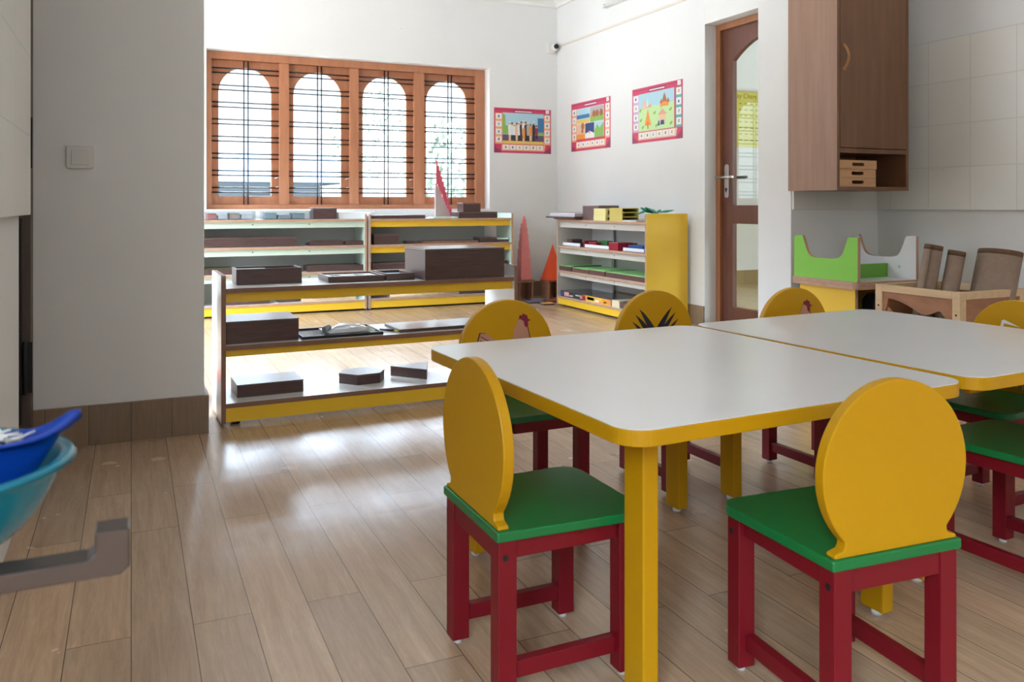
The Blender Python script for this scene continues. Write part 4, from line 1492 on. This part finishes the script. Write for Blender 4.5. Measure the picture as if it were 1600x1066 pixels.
# ------------------------------------------------------------------ yellow stand with the lime green cradle on it
st = thing('side_stand', 'yellow stand with a brown-edged top under the lime green cradle', 'stand', (3.150, 2.925, 0))
MB().prism(rrect(0, .44, 0, .43, (.035, .035, .01, .01), 6), .468, .486, 'z', 0, 1).build('top', [WLAM, EDGE], st)
MB().box(.025, .043, .035, .40, .0, .4678, 0, fm={'-y': 1}).build('side_panel', [YLAM, EDGE], st)
MB().box(.395, .413, .035, .40, .0, .4678, 0, fm={'-y': 1}).build('side_panel', [YLAM, EDGE], st)
MB().box(.0435, .3945, .06, .39, .28, .296).build('shelf', WLAM, st)
MB().box(.0435, .3945, .38, .395, .05, .467).build('back_panel', GRYB, st)
b = MB()
b.cyl((0, 0, 0), (0, 0, .10), .05, 24)
tag(b.build('plastic_jar', c('jar_grey', (.35, .40, .48), .3), None, (3.31, 3.14, .296), bevel=.004), 'grey-blue jar inside the yellow stand, beside the red one', 'jar')
b = MB()
b.cyl((0, 0, 0), (0, 0, .11), .03, 24)
tag(b.build('wooden_jar', c('jar_rust', (.30, .09, .05), .4), None, (3.235, 3.08, .296), bevel=.004), 'rust red jar inside the yellow stand', 'jar')
b = MB()
b.lathe([(.0, .0), (.06, .0), (.075, .03), (.075, .10), (.05, .13), (0, .135)], 28)
tag(b.build('black_pot', BLK, None, (3.44, 3.06, .296)), 'black round pot inside the yellow stand, beside the crate', 'pot')

cr_ = thing('doll_cradle', 'lime green and white cradle frame standing on the yellow stand', 'cradle', (3.160, 2.931, .4865))
MB().prism(rrect(-.008, .43, -.004, .424, (.04, .04, .01, .01), 6), 0, .018, 'z', 0, 1).build('base_board', [WLAM, EDGE], cr_)


def ucut(D, H):
    half = [(0, H), (.056, H), (.062, H - .004), (.082, H - .055), (.092, H - .078), (.104, H - .093), (.120, H - .103), (.140, H - .108), (.165, H - .110)]
    return [(0, .0185), (D, .0185)] + [(D - y, z) for y, z in half] + list(reversed(half))


for k, (x0, x1, H, m) in enumerate(((0, .018, .232, LIME), (.395, .413, .232, WLAM))):
    b = MB()
    pl = ucut(.42, H)
    n = len(pl)
    vs = [(x0, p[0], p[1]) for p in pl] + [(x1, p[0], p[1]) for p in pl]
    fs = [tuple(reversed(range(n))), tuple(range(n, 2 * n))] + [(i, (i + 1) % n, n + (i + 1) % n, n + i) for i in range(n)]
    b.add(vs, fs, ([0, 1] if k == 0 else [1, 0]) + [2] * n)
    pnl = b.build('side_panel', [LIME, WLAM, EDGE], cr_)
    if k:
        MB().cyl((x0, .10, .075), (x0 - .002, .10, .075), .006, 14).build('bolt', MET, pnl)
MB().box(.0185, .3945, .17, .188, .0185, .088).build('stretcher', mat('lime_dark', (.13, .36, .03), .35, .03, 5), cr_)

# ------------------------------------------------------------------ pine crate with rolled mats
ck = thing('mat_crate', 'pine crate with a wavy cut-out side, holding rolled brown mats', 'crate', (2.995, 2.265, 0))
CW, CD, CHh = .40, .415, .527
p_ = .036
for (x, y) in ((0, 0), (CW - p_, 0), (0, CD - p_), (CW - p_, CD - p_)):
    l = MB().box(x, x + p_, y, y + p_, .0, CHh).build('post', PINE, ck, bevel=.002)
b = MB()
for (z0, z1) in ((CHh - .030, CHh), (.06, .095)):
    for q_ in ((.0, .022, p_, CD - p_), (CW - .022, CW, p_, CD - p_), (p_, CW - p_, 0, .022), (p_, CW - p_, CD - .022, CD)):
        MB().box(*q_, z0, z1).build('rail', PINE, ck, bevel=.0015)
# wavy side panel
top = CHh - .0302
ys = [p_ + (CD - 2 * p_) * i / 24 for i in range(25)]


def upper(y):
    s = (y - p_) / (CD - 2 * p_)          # 0 near, 1 far
    if s < .18:
        return .445 - (.18 - s) * .35
    if s < .42:
        k = (s - .18) / .24
        return .445 - .028 * math.sin(PI * k * .5)
    k = (s - .42) / .50
    return .417 + .052 * math.sin(PI * .5 * min(1, k)) if k < 1 else max(.469 - (s - .92) * 1.5, .36)


def lower(y):
    s = (y - p_) / (CD - 2 * p_)
    return upper(y) - .10 * math.sin(PI * min(max((s - .02) / .96, 0), 1)) ** .6


b = MB()
for ya, yb in zip(ys[:-1], ys[1:]):
    b.prism([(ya, upper(ya)), (yb, upper(yb)), (yb, top), (ya, top)], .006, .014, 'x')
    b.prism([(ya, .0955), (yb, .0955), (yb, lower(yb)), (ya, lower(ya))], .006, .014, 'x')
b.build('cutout_panel', PLY, ck)
MB().box(p_, CW - p_, .006, .014, .0955, top).build('front_panel', PLY, ck)
MB().box(CW - .014, CW - .006, p_, CD - p_, .0955, top).build('panel', PLY, ck)
MB().box(p_, CW - p_, CD - .014, CD - .006, .0955, top).build('panel', PLY, ck)
MB().box(.023, CW - .023, .023, CD - .023, .06, .07).build('bottom', PLY, ck)
b = MB()
for (y, z) in ((.018, .435), (CD - .018, .435)):
    b.cyl((0, y, z), (-.0012, y, z), .0045, 12)
b.build('screw_cover', BLK, ck)


def rolled_mat(label, base, tip, rx, ry, rot=0., turns=3.2):
    base = Vector(base)
    tip = Vector(tip)
    d = tip - base
    Ln = d.length
    t = thing('rolled_mat', label, 'mat', base, 0, 'rolled brown mats in the pine crate')
    q = d.to_track_quat('Z', 'Y')
    t.rotation_mode = 'QUATERNION'
    t.rotation_quaternion = q

    def spiral(z0, z1, kx, ky, mi, th):
        b = MB()
        n = int(turns * 22)
        ov, iv = [], []
        for i in range(n + 1):
            a = 2 * PI * turns * i / n + rot
            s = 1 - .78 * (1 - i / n)
            ov.append((kx * s * math.cos(a), ky * s * math.sin(a)))
            s2 = s - th / max(kx, ky)
            iv.append((kx * s2 * math.cos(a), ky * s2 * math.sin(a)))
        vs = [(x, y, z0) for x, y in ov] + [(x, y, z1) for x, y in ov] + [(x, y, z0) for x, y in iv] + [(x, y, z1) for x, y in iv]
        m = n + 1
        fs = []
        for i in range(n):
            fs += [(i, i + 1, m + i + 1, m + i), (2 * m + i, 3 * m + i, 3 * m + i + 1, 2 * m + i + 1), (m + i, m + i + 1, 3 * m + i + 1, 3 * m + i), (i, 2 * m + i, 2 * m + i + 1, i + 1)]
        fs += [(n, 2 * m + n, 3 * m + n, m + n), (0, m, 3 * m, 2 * m)]
        b.add(vs, fs, 0, True)
        return b
    o = spiral(0, Ln - .022, rx, ry, 0, .006).build('mat_roll', BURL, t)
    o = spiral(Ln - .0215, Ln, rx, ry, 0, .007).build('hem', HEM, t)
    return t


rolled_mat('slim rolled brown mat leaning at the left of the pine crate', (3.075, 2.570, .075), (3.190, 2.535, .700), .043, .043, 1.0)
rolled_mat('rolled brown mat in the middle of the crate, between slim and wide rolls', (3.135, 2.505, .075), (3.258, 2.475, .675), .042, .042, 2.0)
rolled_mat('widest loosely rolled brown mat at the right of the pine crate', (3.185, 2.360, .075), (3.362, 2.362, .680), .108, .056, .3, 2.6)
t = thing('folded_cloth', 'dark brown folded cloth lying inside the pine crate behind the cut-out', 'cloth', (3.10, 2.34, .0705))
MB().box(-.05, .03, -.04, .12, 0, .30).build('fold', c('cloth_dark', (.05, .035, .03), .9), t, bevel=.02)

# ------------------------------------------------------------------ basins on a metal stand, blurred at the lower left
sd = thing('basin_stand', 'grey metal rail stand with an upturned end, in the blurred left foreground', 'stand', (0, 0, 0))
RZ0, RZ1, RZ2 = .5745, .590, .612
b = MB()
b.prism([(-.75, RZ0), (-.008, RZ0), (-.001, RZ0 + .006), (-.001, RZ2), (-.027, RZ2), (-.027, RZ1 + .005), (-.032, RZ1), (-.75, RZ1)], .757, .786, 'y')
b.build('rail', STAND, sd, bevel=.0015)
MB().box(-.75, -.20, .87, .899, RZ0, RZ1).build('rail', STAND, sd, bevel=.0015)
for x in (-.30, -.70):
    for (y0, y1) in ((.757, .786), (.87, .899)):
        MB().box(x - .015, x + .015, y0 + .002, y1 - .002, 0, RZ0 - .0002).build('leg', STAND, sd, bevel=.002)
    MB().box(x - .012, x + .012, .7845, .8715, .20, .225).build('crossbar', STAND, sd)
BX, BY = -.250, .822


def basin(label, zb, r0, r1, h, m, lip, ys, pw=.4, group='nested plastic basins'):
    t = thing('plastic_basin', label, 'basin', (BX, BY, zb), 0, group)

    def fx(p, a, r):
        # a pulled-out grip on the right-hand rim
        x, y, z = p
        y = ys * r * math.sin(a)
        if z > h * .6:
            k = math.exp(-((a if a < PI else a - 2 * PI) / .30) ** 2) * lip * (z - h * .6) / (h * .4)
            return (x + .012 * k, y, z + .017 * k)
        return (x, y, z)
        return p
    prof = []
    for i in range(9):
        k = i / 8
        prof.append((r0 + (r1 - r0) * (k ** pw), .003 + (h - .003) * k ** 1.15))
    out = [(.001, 0), (r0 * .6, 0), (r0 * .95, .0005)] + prof + [(r1 + .006, h + .003), (r1 + .009, h + .001), (r1 + .006, h + .0055), (r1 - .002, h + .005)]
    inn = [(r - .0035, z_ + .003) for r, z_ in reversed(prof)] + [(r0 * .6, .005), (.001, .005)]
    b = MB()
    b.lathe(out + inn, 64, fx=fx)
    b.build('bowl', m, t)
    return t


basin('teal plastic basin underneath the blue one on the metal rail', .5905, .125, .198, .070, TEAL, .0, .70)
basin('bright blue plastic basin with a pulled lip, nested in the teal one', .600, .110, .190, .076, BLUE, .95, .20, .5)
random.seed(9)
b = MB()
for i in range(600):
    a = random.uniform(0, 2 * PI)
    r = .168 * math.sqrt(random.random())
    x, y = r * math.cos(a), .19 * r * math.sin(a)
    z = .081 + .010 * (1 - (r / .15) ** 2) + random.uniform(-.003, .004)
    d = Vector((random.uniform(-1, 1), random.uniform(-.5, .5), random.uniform(-.1, .35))).normalized() * .012
    q = Vector((x, y, z))
    b.cyl(q - d, q + d, .0011, 5)
o = b.build('shredded_strips', SHRED, None, (BX, BY, .600))
tag(o, 'heap of thin white strips filling the blue basin', 'strips')
o['kind'] = 'stuff'

# screw pins in the end wall etc.
tag(MB().cyl((2.2, YB, 2.45), (2.2, YB - .012, 2.45), .006, 10).build('wall_hook', WPL, None), 'tiny white hook high on the window wall', 'hook')
